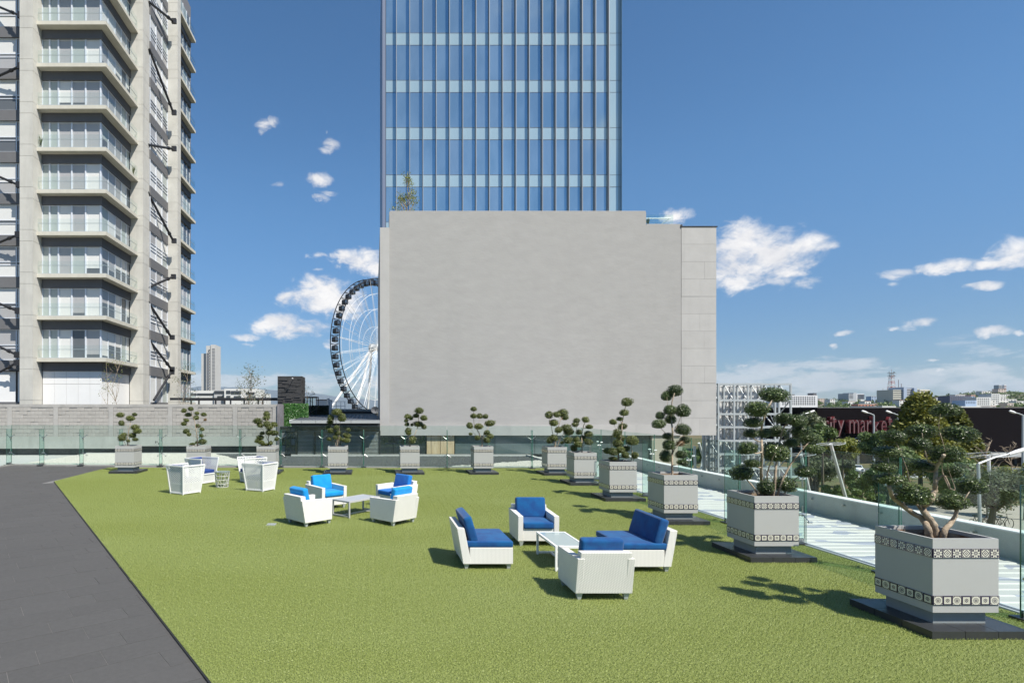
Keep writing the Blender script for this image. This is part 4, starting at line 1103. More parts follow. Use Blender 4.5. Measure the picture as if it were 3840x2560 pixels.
# ================================================================ planters
PW = .79; ZB0, ZB1 = .25, 1.135
def planter_meshes():
    out = {}
    b = MB(); e = .5835; n = 3; st = 2*e/3
    for i in range(3):
        for j in range(3):
            b.box(-e+i*st+.003, -e+(i+1)*st-.003, -e+j*st+.003, -e+(j+1)*st-.003, 0, .095)
    out['base'] = b.mesh('base_slab', M_slabb)
    b = MB(); b.box(-.318, .318, -.318, .318, .095, .256); out['plinth'] = b.mesh('plinth', M_plinth)
    h = PW/2; t = .035; b = MB()
    b.box(-h, h, -h, -h+t, ZB0, ZB1); b.box(-h, h, h-t, h, ZB0, ZB1); b.box(-h, -h+t, -h+t, h-t, ZB0, ZB1); b.box(h-t, h, -h+t, h-t, ZB0, ZB1)
    b.box(-h+t, h-t, -h+t, h-t, ZB0, ZB0+.03)
    out['box'] = b.mesh('planter_box', M_planter)
    b = MB(); q = h-t-.001; b.box(-q, q, -q, -q+.012, .9, 1.09); b.box(-q, q, q-.012, q, .9, 1.09); b.box(-q, -q+.012, -q, q, .9, 1.09); b.box(q-.012, q, -q, q, .9, 1.09)
    out['liner'] = b.mesh('liner', M_liner)
    b = MB(); n = 10; g = random.Random(8)
    hs = [[1.0+g.uniform(-.02, .03) for _ in range(n+1)] for _ in range(n+1)]
    for i in range(n):
        for j in range(n):
            f = lambda a, c: (-q+2*q*a/n, -q+2*q*c/n, hs[a][c])
            b.face([f(i, j), f(i+1, j), f(i+1, j+1), f(i, j+1)])
    out['soil'] = b.mesh('soil', M_soil)
    for k, m_ in M_tile.items():
        b = MB(); b.box(-.055, .055, -.009, .0, -.055, .055); out[k] = b.mesh('tile', m_)
    b = MB(); b.tube([(0, 0, 0), (.14, -.02, .015)], .012, 6); b.tube([(.13, -.02, .015), (.155, -.025, .015)], .03, 8); out['tap'] = b.mesh('water_tap', M_steel)
    return out
PMS = planter_meshes()
def make_planter(x, y, label):
    t = thing('planter', label, 'planter', (x, y, 0), 0, 'tiled square planters around the turf')
    for k, nm in (('base', 'base_slab'), ('plinth', 'plinth'), ('box', 'planter_box'), ('liner', 'liner'), ('soil', 'soil')): link(nm, PMS[k], t)
    h = PW/2
    g = random.Random(int(x*100+y*7))
    for (row, z, kinds) in ((0, .962, ('dots', 'scroll')), (1, .398, ('flower', 'square'))):
        for s, (dx, dy, rot) in enumerate(((0, -1, 0), (-1, 0, -math.pi/2), (1, 0, math.pi/2), (0, 1, math.pi))):
            for i in range(7):
                u = (i-3)*.1133+g.uniform(-.001, .001)
                if dx == 0: loc = (u if dy < 0 else -u, dy*h+(-.0005 if dy < 0 else .0005), z)
                else: loc = (dx*h+(.0005*dx), (u if dx > 0 else -u), z)
                link('tile', PMS[kinds[(i+(s % 2)) % 2]], t, loc, (0, g.uniform(-.012, .012), rot))
    # matte strip the tiles are set on
    return t
b = MB(); h = PW/2
# ---------------------------------------------------------------- topiary
def leaf_ball(seed, n, leaf, mt, core=True):
    g = random.Random(seed); b = MB(); vs = []; mi = 0
    lum = [(Vector((g.gauss(0, 1), g.gauss(0, 1), g.gauss(0, 1))).normalized(), g.uniform(-.14, .16)) for _ in range(14)]
    def rad(d):
        return 1+sum(a*max(0, d.dot(v))**6 for v, a in lum)
    bm = bmesh.new(); bmesh.ops.create_icosphere(bm, subdivisions=3, radius=1)
    for v in bm.verts:
        d = v.co.normalized(); v.co = d*rad(d)*.74
        if v.co.z < -.62: v.co.z = -.62+(v.co.z+.62)*.55
    base = len(b.v); b.v += [tuple(v.co) for v in bm.verts]
    for f in bm.faces: b.f.append(tuple(base+v.index for v in f.verts)); b.mi.append(0); vs.append(0.02)
    bm.free()
    for _ in range(n):
        d = Vector((g.gauss(0, 1), g.gauss(0, 1), g.gauss(0, 1))).normalized()
        r_ = rad(d)*g.uniform(.76, 1.07); p = d*r_
        if p.z < -.68: p.z = -.68+(p.z+.68)*.55
        nr = (d+Vector((g.gauss(0, .6), g.gauss(0, .6), g.gauss(0, .6)+.25))).normalized()
        u = nr.orthogonal().normalized(); u.rotate(Matrix.Rotation(g.uniform(0, 6.28), 3, nr)); v_ = nr.cross(u); s = leaf*g.uniform(.6, 1.3)
        b.face([p-u*s, p+v_*s*.55+nr*s*.15, p+u*s, p-v_*s*.55+nr*s*.15]); vs.append(min(1, max(0, g.gauss(.40, .42)+d.z*0.0)))
    me = b.mesh('leaf_pad', mt); a = me.attributes.new('v', 'FLOAT', 'FACE'); a.data.foreach_set('value', vs)
    return me
BALLS = {'near': [leaf_ball(s, 2400, .078, L_top) for s in (1, 2, 3, 4)], 'mid': [leaf_ball(s+9, 1000, .115, L_topy) for s in (1, 2, 3)], 'brown': [leaf_ball(40, 500, .1, L_topb)]}

def catmull(pts, n=4):
    out = []
    P = [pts[0]]+list(pts)+[pts[-1]]
    for i in range(1, len(P)-2):
        for k in range(n):
            t = k/n; a, b_, c, d = P[i-1], P[i], P[i+1], P[i+2]
            out.append(0.5*((2*b_)+(c-a)*t+(2*a-5*b_+4*c-d)*t*t+(3*b_-a-3*c+d)*t**3))
    out.append(P[-2]); return out
def topiary(label, planter_xy, tf, base, balls, trunks, seed, lod='near', r0=.05, brown=()):
    ox, oy, s = tf; X, Y = planter_xy; g = random.Random(seed)
    def W(p, dy=0.0):
        v = at(ox+p[0]/s, oy+p[1]/s, Y+dy)
        return Vector((v.x, Y+dy, v.z))-Vector((X, Y, 1.0))   # stands at its own depth
    t = thing('topiary_tree', label, 'topiary tree', (X, Y, 1.0), 0, 'cloud-pruned topiary trees in the planters')
    sp_ = .17 if lod == 'near' else .15
    nodes = []; b = MB()
    for path in trunks:
        rr_ = path[0] if isinstance(path[0], (int, float)) else r0
        pts = path[1:] if isinstance(path[0], (int, float)) else path
        q = []
        for i, p in enumerate(pts):
            dy = 0 if i == 0 else g.uniform(-.08, .08)*min(3, i)
            v = W(p, dy)
            q.append(v)
        q[0].z = min(q[0].z, .0) if abs(q[0].z) < .25 else q[0].z
        # branches that start on an existing limb take over its depth
        if nodes and q[0].z > .1:
            c = min(nodes, key=lambda n_: (Vector((n_[0].x, 0, n_[0].z))-Vector((q[0].x, 0, q[0].z))).length)
            q[0] = c[0].copy(); rr_ = min(rr_, c[1]*.9)
        sm = catmull(q, 5); m_ = len(sm)
        rr_ *= .54; rd = [rr_*(1-.6*i/(m_-1)) for i in range(m_)]
        for i in range(1, m_-1): sm[i] = sm[i]+Vector((g.uniform(-1, 1), g.uniform(-1, 1), 0))*rd[i]*.25
        if q[0].z < .1: rd[0] *= 1.35
        b.tube(sm, rd, 8 if lod == 'near' else 6)
        nodes += [(sm[i], rd[i]) for i in range(m_)]
    cents = []
    for i, (cx, cy, rx, ry) in enumerate(balls):
        v = W((cx, cy)); 
        near = min(nodes, key=lambda n_: (Vector((n_[0].x, 0, n_[0].z))-Vector((v.x, 0, v.z))).length)
        v = W((cx, cy), near[0].y+g.uniform(-sp_, sp_)); cents.append((v, rx/s/2150*Y, ry/s/2150*Y, i))
    for v, rx, rz, i in sorted(cents, key=lambda c: c[0].z):
        # limb from the nearest lower wood
        best = min(nodes, key=lambda n_: (n_[0]-v).length+max(0, n_[0].z-(v.z-rz*.4))*4)
        a = best[0]; tip = v-Vector((0, 0, rz*.35))
        if (a-tip).length > rz*.5:
            mid = a.lerp(tip, .5)+Vector((g.uniform(-.03, .03), g.uniform(-.04, .04), -.12*(tip-a).length))
            rr_ = min(best[1]*.8, max(.010, .06*(tip-a).length+.008)); sm = catmull([a, mid, tip], 4)
            rd = [rr_*(1-.45*k/(len(sm)-1)) for k in range(len(sm))]
            b.tube(sm, rd, 6); nodes += [(sm[k], rd[k]) for k in range(len(sm))]
        for _ in range(3):   # little twigs inside the pad
            d = Vector((g.uniform(-1, 1), g.uniform(-1, 1), g.uniform(.1, .8)))*rz*.7; b.tube([tip, tip+d], [.007, .004], 4)
    link('trunk', b.mesh('trunk', M_bark, smooth=True), t)
    for v, rx, rz, i in cents:
        ms = BALLS['brown'] if i in brown else BALLS[lod]
        o = link('leaf_pad', g.choice(ms), t, v, (0, 0, g.uniform(0, 6.28)), (rx*1.02, rx*g.uniform(.85, 1.05), rz*1.08))
        o.rotation_euler = (g.uniform(-.12, .12), g.uniform(-.12, .12), g.uniform(0, 6.28)); 
        k_ = {21: .83, 22: 1.02, 23: .97}.get(seed, 1.0); o.scale = (rx*k_, rx*k_*g.uniform(.9, 1.0), rz*1.06*k_)
    return t

PL = []   # x, y centre, label
h = PW/2
for (xl, yf, lab) in ((6.713, 6.88, 'nearest and largest in view of the grey tiled planters, at the right edge'),
                      (6.78, 10.20, 'second planter from the front in the right-hand row'),
                      (6.80, 13.41, 'third planter from the front in the right row, behind the royal blue seats'),
                      (6.90, 16.74, 'fourth planter from the front in the right-hand row'),
                      (7.05, 20.12, 'fifth planter from the front in the right row, just ahead of the corner one'),
                      (7.02, 23.10, 'planter at the back right corner of the turf'),
                      (4.11, 23.40, 'planter on the back edge before the blank wall, right of the wood panel'),
                      (1.10, 23.40, 'planter on the back edge left of the wood panel'),
                      (-1.854, 23.40, 'planter on the back edge in front of the louvred pavilion'),
                      (-4.80, 23.55, 'planter on the back edge behind the right pair of woven tub chairs'),
                      (-7.68, 23.55, 'planter on the back edge behind the left pair of woven tub chairs'),
                      (-10.70, 23.75, 'leftmost planter, standing at the tip of the turf by the paving')):
    make_planter(xl+h, yf+h, 'grey '+lab if not lab.startswith('nearest') else lab); PL.append((xl+h, yf+h))
A = ((3100, 1450, 1.5676)); B_ = (2350, 1400, 2.851); D_ = (1400, 1450, 2.352); C6 = (600, 1200, 2.412); C5 = (0, 1450, 2.613)
topiary('nearest topiary with pale twisted trunks and broad dark green pads', PL[0], A, (650, 885),
    [(695,140,85,48),(560,262,88,48),(780,277,95,55),(398,290,66,40),(545,338,60,42),(360,383,84,38),(700,395,100,60),(335,470,72,36),(545,462,88,40),(368,542,92,38),(505,630,102,66),(850,585,88,56),(735,680,92,54),(745,500,58,42)],
    [(.075,(612,915),(590,830),(560,775),(470,715),(395,655),(368,590),(368,545)),
     (.085,(655,915),(640,850),(615,790),(575,735),(565,705),(610,670),(632,620),(640,560),(645,480),(690,400)),
     (.070,(672,915),(690,850),(740,790),(762,720),(735,680)),
     (.045,(735,740),(790,690),(850,600)),
     (.040,(590,735),(535,700),(505,640)),(.032,(368,590),(366,480),(360,390)),
     (.036,(640,560),(690,520),(725,600),(680,500),(685,410)),(.034,(720,610),(755,600),(715,480),(690,350),(660,240),(668,160)),
     (.028,(645,480),(590,420),(560,270)),(.030,(690,350),(760,330),(780,280)),(.03,(575,735),(490,560),(470,480),(400,300))], 21, 'near')
topiary('tall many-stemmed topiary with a wide flat top pad, before the steel lattice', PL[1], B_, (1500, 1300),
    [(1570,230,150,80),(1400,385,108,75),(1355,525,85,55),(1330,640,66,48),(1470,640,66,50),(1610,620,75,60),(1690,480,92,60),(1830,510,82,60),(1860,610,95,60),(1960,695,102,55),(2010,810,82,46),(1760,740,70,50),(1590,840,128,105),(1295,800,96,60),(1345,960,76,40),(1225,1060,112,78),(1905,1050,94,58),(1485,1215,80,78),(1690,1185,116,72)],
    [(.050,(1450,1330),(1442,1150),(1440,1000),(1445,800),(1440,650),(1450,540),(1500,390),(1570,260)),
     (.045,(1560,1330),(1585,1150),(1600,960),(1640,720),(1690,560),(1830,520)),
     (.038,(1600,1330),(1660,1150),(1760,960),(1830,870),(1960,720)),(.026,(1760,960),(1880,890),(2005,830)),
     (.030,(1430,1320),(1360,1220),(1280,1130),(1225,1080)),(.03,(1520,1330),(1500,1100),(1550,930),(1590,850)),
     (.026,(1640,1300),(1780,1150),(1905,1060)),(.028,(1645,720),(1760,680),(1860,610))], 22, 'near')
topiary('upright single-stemmed topiary with twin stacked top pads against the blank wall corner', PL[2], B_, (490, 1080),
    [(515,185,75,62),(428,242,60,54),(458,392,66,52),(600,402,75,68),(358,450,48,40),(345,540,76,52),(470,490,58,52),(600,600,82,58),(438,668,52,40),(450,762,70,56),(625,710,58,42),(570,745,46,40),(415,882,62,68),(585,866,62,46),(600,950,62,32)],
    [(.052,(488,1090),(486,980),(488,880),(495,760),(490,620),(478,480),(480,330),(510,210)),(.03,(490,700),(420,640),(370,590),(345,550)),
     (.028,(490,860),(520,800),(580,740),(620,710)),(.024,(488,990),(540,975),(600,955)),(.026,(492,640),(540,560),(590,430)),(.022,(480,420),(440,330),(430,250))], 23, 'near', brown=(11,))
topiary('slender topiary with a tall bare leader and a side stem on the right', PL[3], D_, (2165, 650),
    [(2235,135,50,38),(2213,228,42,28),(2172,283,30,18),(2115,310,32,25),(2198,350,40,28),(2150,410,38,36),(2182,450,35,30),(2282,475,54,42),(2158,500,45,38),(2112,572,40,34),(2065,562,35,28),(2232,545,32,28),(2222,602,35,28),(2308,605,32,30),(2178,555,38,30),(2115,632,38,18)],
    [(.05,(2165,665),(2160,560),(2180,460),(2192,380),(2200,280),(2230,150)),(.03,(2262,665),(2285,600),(2278,540),(2282,480)),(.02,(2165,420),(2140,370),(2115,315)),(.02,(2280,620),(2308,600))], 24, 'mid')
topiary('low airy topiary leaning right in the fifth planter of the right row', PL[4], D_, (1840, 575),
    [(1792,298,30,22),(1872,290,32,26),(1780,332,30,22),(1905,352,34,20),(1812,400,28,24),(1895,415,36,28),(1850,452,30,22),(1790,465,30,24),(1897,485,34,28),(1805,505,38,30),(1768,540,30,30),(1745,395,26,20)],
    [(.045,(1842,585),(1840,520),(1838,440),(1850,360),(1872,300)),(.025,(1840,500),(1800,440),(1790,340),(1790,300)),(.022,(1845,540),(1870,500),(1900,480))], 25, 'mid')
topiary('topiary in the back right corner with a twin crown and a big drooping side cluster', PL[5], D_, (1605, 522),
    [(1548,248,36,34),(1618,245,32,26),(1672,232,44,36),(1688,265,34,30),(1590,318,42,30),(1632,380,36,28),(1705,365,48,34),(1722,400,42,30),(1718,472,36,30),(1592,450,35,28),(1560,472,32,28),(1665,492,16,14)],
    [(.045,(1605,530),(1610,460),(1630,380),(1645,310),(1675,250)),(.03,(1600,530),(1585,430),(1565,330),(1550,260)),(.028,(1615,525),(1655,440),(1700,400)),(.02,(1635,520),(1680,480),(1715,475))], 26, 'mid')
topiary('wide spreading topiary with a row of three pads under a small top one', PL[6], D_, (958, 520),
    [(884,196,28,20),(885,257,30,22),(938,258,32,24),(990,260,24,22),(1028,322,45,28),(850,342,30,28),(928,350,40,26),(858,415,18,13),(1000,405,30,22),(1030,435,30,22),(918,450,26,22),(1000,470,30,24)],
    [(.042,(958,530),(955,470),(930,400),(890,330),(884,210)),(.03,(960,500),(970,430),(1000,380),(1028,330)),(.02,(945,440),(915,380),(935,300),(938,265)),(.02,(920,480),(880,400),(850,345))], 27, 'mid')
topiary('slim topiary with a round top pad left of the oak panel', PL[7], D_, (315, 520),
    [(405,210,37,28),(378,254,28,20),(445,275,32,24),(303,262,32,22),(332,275,22,20),(290,298,20,16),(298,330,22,18),(395,328,42,26),(445,352,24,24),(340,335,15,14),(308,385,30,24),(312,410,24,18),(345,468,30,34)],
    [(.04,(320,530),(335,480),(370,410),(395,330),(405,220)),(.028,(318,520),(315,440),(308,390),(300,330),(303,270)),(.02,(385,370),(430,300),(445,280))], 28, 'mid')
topiary('bushy topiary of many small pads in front of the louvres', PL[8], C6, (1608, 1140),
    [(1600,830,42,30),(1645,882,40,38),(1545,885,32,30),(1540,920,30,22),(1520,967,25,18),(1598,970,24,20),(1545,1000,32,24),(1605,1020,30,24),(1702,990,20,18),(1688,1042,38,24),(1625,1072,22,20),(1530,1075,28,18),(1690,1088,35,22),(1585,1060,24,20),(1650,1080,20,16)],
    [(.04,(1608,1150),(1600,1060),(1598,970),(1590,900),(1600,840)),(.026,(1612,1140),(1620,1040),(1625,940),(1645,890)),(.026,(1600,1140),(1570,1040),(1550,940),(1545,890)),(.02,(1615,1120),(1660,1080),(1690,1045))], 29, 'mid')
topiary('lopsided topiary reaching out to the left behind the woven chairs', PL[9], C6, (975, 1135),
    [(965,850,32,26),(962,885,32,24),(885,912,40,28),(965,940,38,28),(1030,945,36,24),(905,950,30,22),(985,970,30,22),(985,1015,35,26),(1035,1020,38,24),(925,1022,22,16),(905,1060,34,24),(885,1090,30,22),(1055,1075,20,18),(915,1105,30,20),(950,1125,40,14),(1000,1110,20,20)],
    [(.042,(978,1150),(980,1080),(980,1000),(968,930),(964,860)),(.026,(980,1090),(940,1010),(905,950),(885,915)),(.02,(980,1060),(1010,1000),(1030,950)),(.02,(985,1120),(1030,1090),(1055,1078))], 30, 'mid')
topiary('open topiary with scattered small pads and one dried brown one', PL[10], C5, (1937, 570),
    [(1868,215,28,20),(1803,233,28,22),(1845,273,33,22),(1930,258,24,18),(1995,270,28,20),(1922,302,30,24),(1825,327,28,18),(1803,360,28,22),(2010,322,18,16),(1938,383,28,20),(1980,415,24,18),(1825,435,32,26),(1850,465,22,20),(1973,478,22,18),(1885,560,30,13),(1985,538,38,28),(1930,545,20,15)],
    [(.04,(1938,585),(1932,500),(1920,420),(1905,330),(1880,270),(1868,220)),(.024,(1925,440),(1870,400),(1830,380),(1803,362)),(.02,(1920,420),(1960,370),(2010,325)),(.02,(1930,500),(1890,470),(1850,465))], 31, 'mid', brown=(8,))
topiary('sparse topiary with large balls on a forked trunk, at the far left', PL[11], C5, (1255, 568),
    [(1180,275,38,26),(1320,270,26,18),(1278,308,45,28),(1190,355,30,26),(1325,395,40,28),(1345,432,40,28),(1215,470,30,20),(1195,500,42,34),(1300,475,38,26),(1325,515,28,18),(1255,528,20,16)],
    [(.04,(1250,585),(1250,520),(1260,440),(1275,380),(1278,320)),(.026,(1262,580),(1270,500),(1310,440),(1330,400)),(.022,(1258,460),(1250,390),(1215,340),(1180,285)),(.02,(1245,560),(1215,530),(1195,505))], 32, 'mid')

# ================================================================ furniture
CU = {}
def cushion(nm, sx, sy, sz, mt, r=.035, puff=.02):
    k = (round(sx, 3), round(sy, 3), round(sz, 3), mt.name)
    if k not in CU:
        me = soft_box(sx, sy, sz, r, 3, puff, nm); me.materials.append(mt); CU[k] = me
    return CU[k]
def bevmesh(mb, name, mt, w_=.008):
    me = mb.mesh(name, mt, fix=True); bm = bmesh.new(); bm.from_mesh(me)
    bmesh.ops.remove_doubles(bm, verts=bm.verts, dist=1e-5)
    bmesh.ops.bevel(bm, geom=list(bm.edges), offset=w_, segments=2, profile=.5, affect='EDGES'); bm.to_mesh(me); bm.free(); return me
SH = {}
def leg_mesh():
    b = MB(); a, c = .042, .022
    V = [(-c, -c, 0), (c, -c, 0), (c, c, 0), (-c, c, 0), (-a, -a, .1), (a, -a, .1), (a, a, .1), (-a, a, .1)]
    b.v = V; b.f = [(0,3,2,1),(4,5,6,7),(0,1,5,4),(1,2,6,5),(2,3,7,6),(3,0,4,7)]; b.mi = [0]*6; return b.mesh('leg', M_galv)
LEG = leg_mesh()
def armchair(label, x, y, deg, mt, group):
    t = thing('wicker_armchair', label, 'armchair', (x, y, 0), R(deg), group)
    if 'arm' not in SH:
        b = MB(); b.prism([(-.335, .10), (.42, .10), (.435, .595), (-.43, .615)], 'y', -.05, .05); SH['arm'] = bevmesh(b, 'arm', M_wick)
        b = MB(); b.prism([(-.338, .102), (-.23, .102), (-.30, .70), (-.437, .70)], 'y', -.355, .355); SH['back'] = bevmesh(b, 'back', M_wick)
        b = MB(); b.box(-.25, .41, -.301, .301, .104, .345); SH['seat'] = bevmesh(b, 'seat_base', M_wick)
    for s in (-1, 1): link('arm', SH['arm'], t, (0, s*.35, 0))
    link('back', SH['back'], t); link('seat_base', SH['seat'], t)
    link('seat_cushion', cushion('seat_cushion', .66, .59, .125, mt), t, (.115, 0, .408))
    link('back_cushion', cushion('back_cushion', .145, .60, .42, mt, .045, .0), t, (-.215, 0, .655), (0, R(-13), 0))
    for sx, sy in ((-.27, -.33), (-.27, .33), (.37, -.33), (.37, .33)): link('leg', LEG, t, (sx, sy, 0))
    return t
def chaise(label, x, y, deg, mt, group):
    t = thing('wicker_lounge_seat', label, 'lounge seat', (x, y, 0), R(deg), group)
    if 'cback' not in SH:
        b = MB(); b.prism([(-.37, .092), (-.23, .092), (-.35, .69), (-.475, .69)], 'y', -.525, .525); SH['cback'] = bevmesh(b, 'back', M_wick)
        b = MB(); b.box(-.26, .465, -.522, .522, .092, .368); SH['cseat'] = bevmesh(b, 'seat_base', M_wick)
    link('back', SH['cback'], t); link('seat_base', SH['cseat'], t)
    link('seat_cushion', cushion('seat_cushion', .78, 1.045, .105, mt, .03, .015), t, (.08, 0, .42))
    link('back_cushion', cushion('back_cushion', .15, .98, .44, mt, .045, 0), t, (-.235, 0, .655), (0, R(-17), 0))
    for sx, sy in ((-.31, -.46), (-.31, .46), (.40, -.46), (.40, .46)): link('leg', LEG, t, (sx, sy, 0))
    return t
g1 = 'royal blue cushioned wicker seats by the white glass-topped table'; g2 = 'turquoise cushioned wicker armchairs'
chaise('armless white wicker lounge seat with royal blue cushions, left of the glass-topped table', 1.875, 10.12, 0, M_royal, g1)
chaise('armless white wicker lounge seat with royal blue cushions, right of the glass-topped table', 4.53, 9.95, 180, M_royal, g1)
armchair('white wicker armchair with royal blue cushions facing the camera behind the glass-topped table', 3.235, 11.62, -91, M_royal, g1)
armchair('white wicker armchair with royal blue cushion seen from behind, nearest to the camera', 3.235, 8.38, 90, M_royal, g1)
armchair('turquoise cushioned armchair with its back to us, front left of its group', -1.545, 13.47, 41, M_turq, g2)
armchair('turquoise cushioned armchair facing us, back left of its group', -1.30, 15.68, -52, M_turq, g2)
armchair('armchair with faded mid-blue cushions turned left, back right of the turquoise group', .65, 15.81, 217, M_turq2, g2)
armchair('turquoise cushioned armchair with its back to us, front right of its group', .50, 13.57, 134, M_turq, g2)
def coffee_table(label, x, y, deg, L_, W_, H_, mtf, mtt, x_brace=True):
    t = thing('coffee_table', label, 'table', (x, y, 0), R(deg)); a, c = L_/2, W_/2; s = .035
    for sx in (-1, 1):
        for sy in (-1, 1):
            b = MB(); x0 = sx*(a-s/2); y0 = sy*(c-s/2); b.box(x0-s/2, x0+s/2, y0-s/2, y0+s/2, 0, H_-.04); link('leg', b.mesh('leg', mtf), t)
    b = MB()
    for sy in (-1, 1): b.box(-a, a, sy*(c-s/2)-s/2, sy*(c-s/2)+s/2, H_-.039, H_)
    for sx in (-1, 1): b.box(sx*(a-s/2)-s/2, sx*(a-s/2)+s/2, -c+s, c-s, H_-.039, H_)
    link('top_frame', b.mesh('top_frame', mtf), t)
    b = MB(); b.box(-a+s+.002, a-s-.002, -c+s+.002, c-s-.002, H_-.014, H_-.004); link('table_top', b.mesh('table_top', mtt), t)
    b = MB()
    for sx in (-1, 1): b.box(sx*(a-s/2)-s/2+.002, sx*(a-s/2)+s/2-.002, -c+s, c-s, .03, .06)
    b.box(-a+s, a-s, -.02, .02, .031, .059); b.bar((-a+.05, -c+.05, .045), (-a+.25, -.02, .045), .02, .02); b.bar((a-.05, -c+.05, .045), (a-.25, -.02, .045), .02, .02)
    link('stretcher', b.mesh('stretcher', mtf), t); return t
M_frost = mat('frosted_blue_glass', (0.33, 0.42, 0.43), 0.15, spec=0.7, coat=.5)
coffee_table('white framed coffee table with a frosted glass top among the royal blue seats', 3.28, 10.05, 90, 1.12, .53, .42, M_wmetal, M_frost)
coffee_table('grey metal coffee table among the turquoise armchairs', -.43, 14.63, 48, 1.14, .60, .42, mat('grey_powder_coat', (0.42, 0.42, 0.41), .5), mat('grey_table_top', (0.38, 0.40, 0.42), .35))

# woven tub chairs
def lattice(P00, P10, P11, P01, nrm, pitch=.058, wd=.027):
    # open diagonal weave between four corners; strips stay inside the quad
    P00, P10, P11, P01 = [Vector(p) for p in (P00, P10, P11, P01)]; b = MB()
    W_ = (P10-P00).length*.5+(P11-P01).length*.5; H_ = (P01-P00).length
    def S(u, v): return P00.lerp(P10, u).lerp(P01.lerp(P11, u), v)
    def strip(u0, v0, u1, v1, off):
        p, q = S(u0, v0), S(u1, v1); d = q-p
        if d.length < .01: return
        d.normalize(); s = d.cross(nrm)*wd/2; o = nrm*off
        b.face([p-s+o, q-s+o, q+s+o, p+s+o])
    for sgn in (1, -1):
        slope = .62 if sgn > 0 else -.62      # rise per run
        n = int((H_+W_*.62)/pitch)+1
        for k in range(n):
            c = -W_*.62*(1 if sgn > 0 else 0)+k*pitch
            # line v*H = c + slope*u*W
            pts = []
            for u in (0, 1):
                v = (c+slope*u*W_)/H_
                if 0 <= v <= 1: pts.append((u, v))
            for v in (0, 1):
                u = (v*H_-c)/(slope*W_)
                if 0 < u < 1: pts.append((u, v))
            if len(pts) >= 2: strip(*pts[0], *pts[1], .004*sgn)
    return b
def tub_chair(label, x, y, deg):
    t = thing('woven_tub_chair', label, 'chair', (x, y, 0), R(deg), 'white woven tub chairs with navy cushions')
    if 'tub' not in SH:
        H_ = .90; zb = .055
        # corners: back-left, back-right, front-right, front-left (bottom and top)
        Bq = [(-.31, .29), (-.31, -.29), (.33, -.31), (.33, .31)]; Tq = [(-.39, .39), (-.39, -.39), (.44, -.41), (.44, .41)]
        Bv = [Vector((*p, zb)) for p in Bq]; Tv = [Vector((*p, H_)) for p in Tq]
        fr = MB()
        for i in range(4): fr.bar(Bv[i]-Vector((0, 0, .055)), Tv[i], .036)
        for i, j in ((0, 1), (1, 2), (3, 0)): fr.bar(Tv[i], Tv[j], .04); fr.bar(Bv[i], Bv[j], .04)
        fr.bar(Bv[2], Bv[3], .04)
        s0 = Bv[2].lerp(Tv[2], .36); s1 = Bv[3].lerp(Tv[3], .36); fr.bar(s0, s1, .036)
        pn = [lattice(Bv[0], Bv[1], Tv[1], Tv[0], Vector((-1, 0, 0))), lattice(Bv[1], Bv[2], Tv[2], Tv[1], Vector((0, -1, 0))), lattice(Bv[3], Bv[0], Tv[0], Tv[3], Vector((0, 1, 0))), lattice(Bv[2], Bv[3], s1, s0, Vector((1, 0, 0)))]
        sb_ = MB(); sb_.box(-.34, .36, -.31, .31, .33, .36)
        SH['tub'] = (fr.mesh('frame', M_wick2), [p.mesh('woven_panel', M_wick2) for p in pn], sb_.mesh('seat_board', M_wick2))
    fr, pn, sb_ = SH['tub']
    link('frame', fr, t)
    for p in pn: link('woven_panel', p, t)
    link('seat_board', sb_, t)
    link('seat_cushion', cushion('seat_cushion', .66, .60, .13, M_navy), t, (.04, 0, .43))
    link('back_cushion', cushion('back_cushion', .13, .58, .44, M_navy, .045, 0), t, (-.27, 0, .70), (0, R(-9), 0))
    return t
tub_chair('white woven tub chair with its back to us, front left of the round side table', -5.98, 18.20, 57)
tub_chair('white woven tub chair with its back to us, right of the round side table', -3.70, 18.87, 152)
tub_chair('white woven tub chair facing right, behind the front left tub chair', -6.22, 20.70, -30)
tub_chair('white woven tub chair facing left, behind the front right tub chair', -4.42, 21.0, 212)
M_sidet = mat('grey_white_strand', (0.50, 0.51, 0.49), .5)
st = thing('round_side_table', 'round white openwork side table with a glass top between the tub chairs', 'side table', (-5.16, 19.58, 0))
def rad_at(z): return .20+.05*(z/.53)
for z in (.02, .14, .27, .40, .52):
    b = MB(); n = 20; b.tube([(rad_at(z)*math.cos(i*2*math.pi/n), rad_at(z)*math.sin(i*2*math.pi/n), z) for i in range(n+1)], .010, 5, cap=False); link('ring', b.mesh('ring', M_sidet), st)
g = random.Random(12); b = MB(); lv_ = [.02, .14, .27, .40, .52]
for k in range(4):
    for i in range(24):
        a0 = i*2*math.pi/17+g.uniform(-.08, .08); a1 = a0+g.choice((-.24, .0, .24, .15, -.15)); z0, z1 = lv_[k], lv_[k+1]
        b.tube([(rad_at(z0)*math.cos(a0), rad_at(z0)*math.sin(a0), z0), (rad_at(z1)*math.cos(a1), rad_at(z1)*math.sin(a1), z1)], .009, 5)
link('openwork_strands', b.mesh('openwork_strands', M_sidet), st)
b = MB(); b.tube([(0, 0, .535), (0, 0, .547)], .265, 28); link('glass_top', b.mesh('glass_top', mat('table_glass', (0.20, 0.27, 0.26), .08, spec=.8, coat=.6)), st)
# floor drain
dr = thing('floor_drain', 'small grey slotted drain cover set in the turf', 'drain', (-2.36, 13.27, 0))
b = MB()
for i in range(5): b.box(-.09+i*.04, -.065+i*.04, -.07, .07, .0, .024)
b.box(-.10, .11, -.085, -.07, 0, .026); b.box(-.10, .11, .07, .085, 0, .026); put(b, 'grate', M_galv, dr)
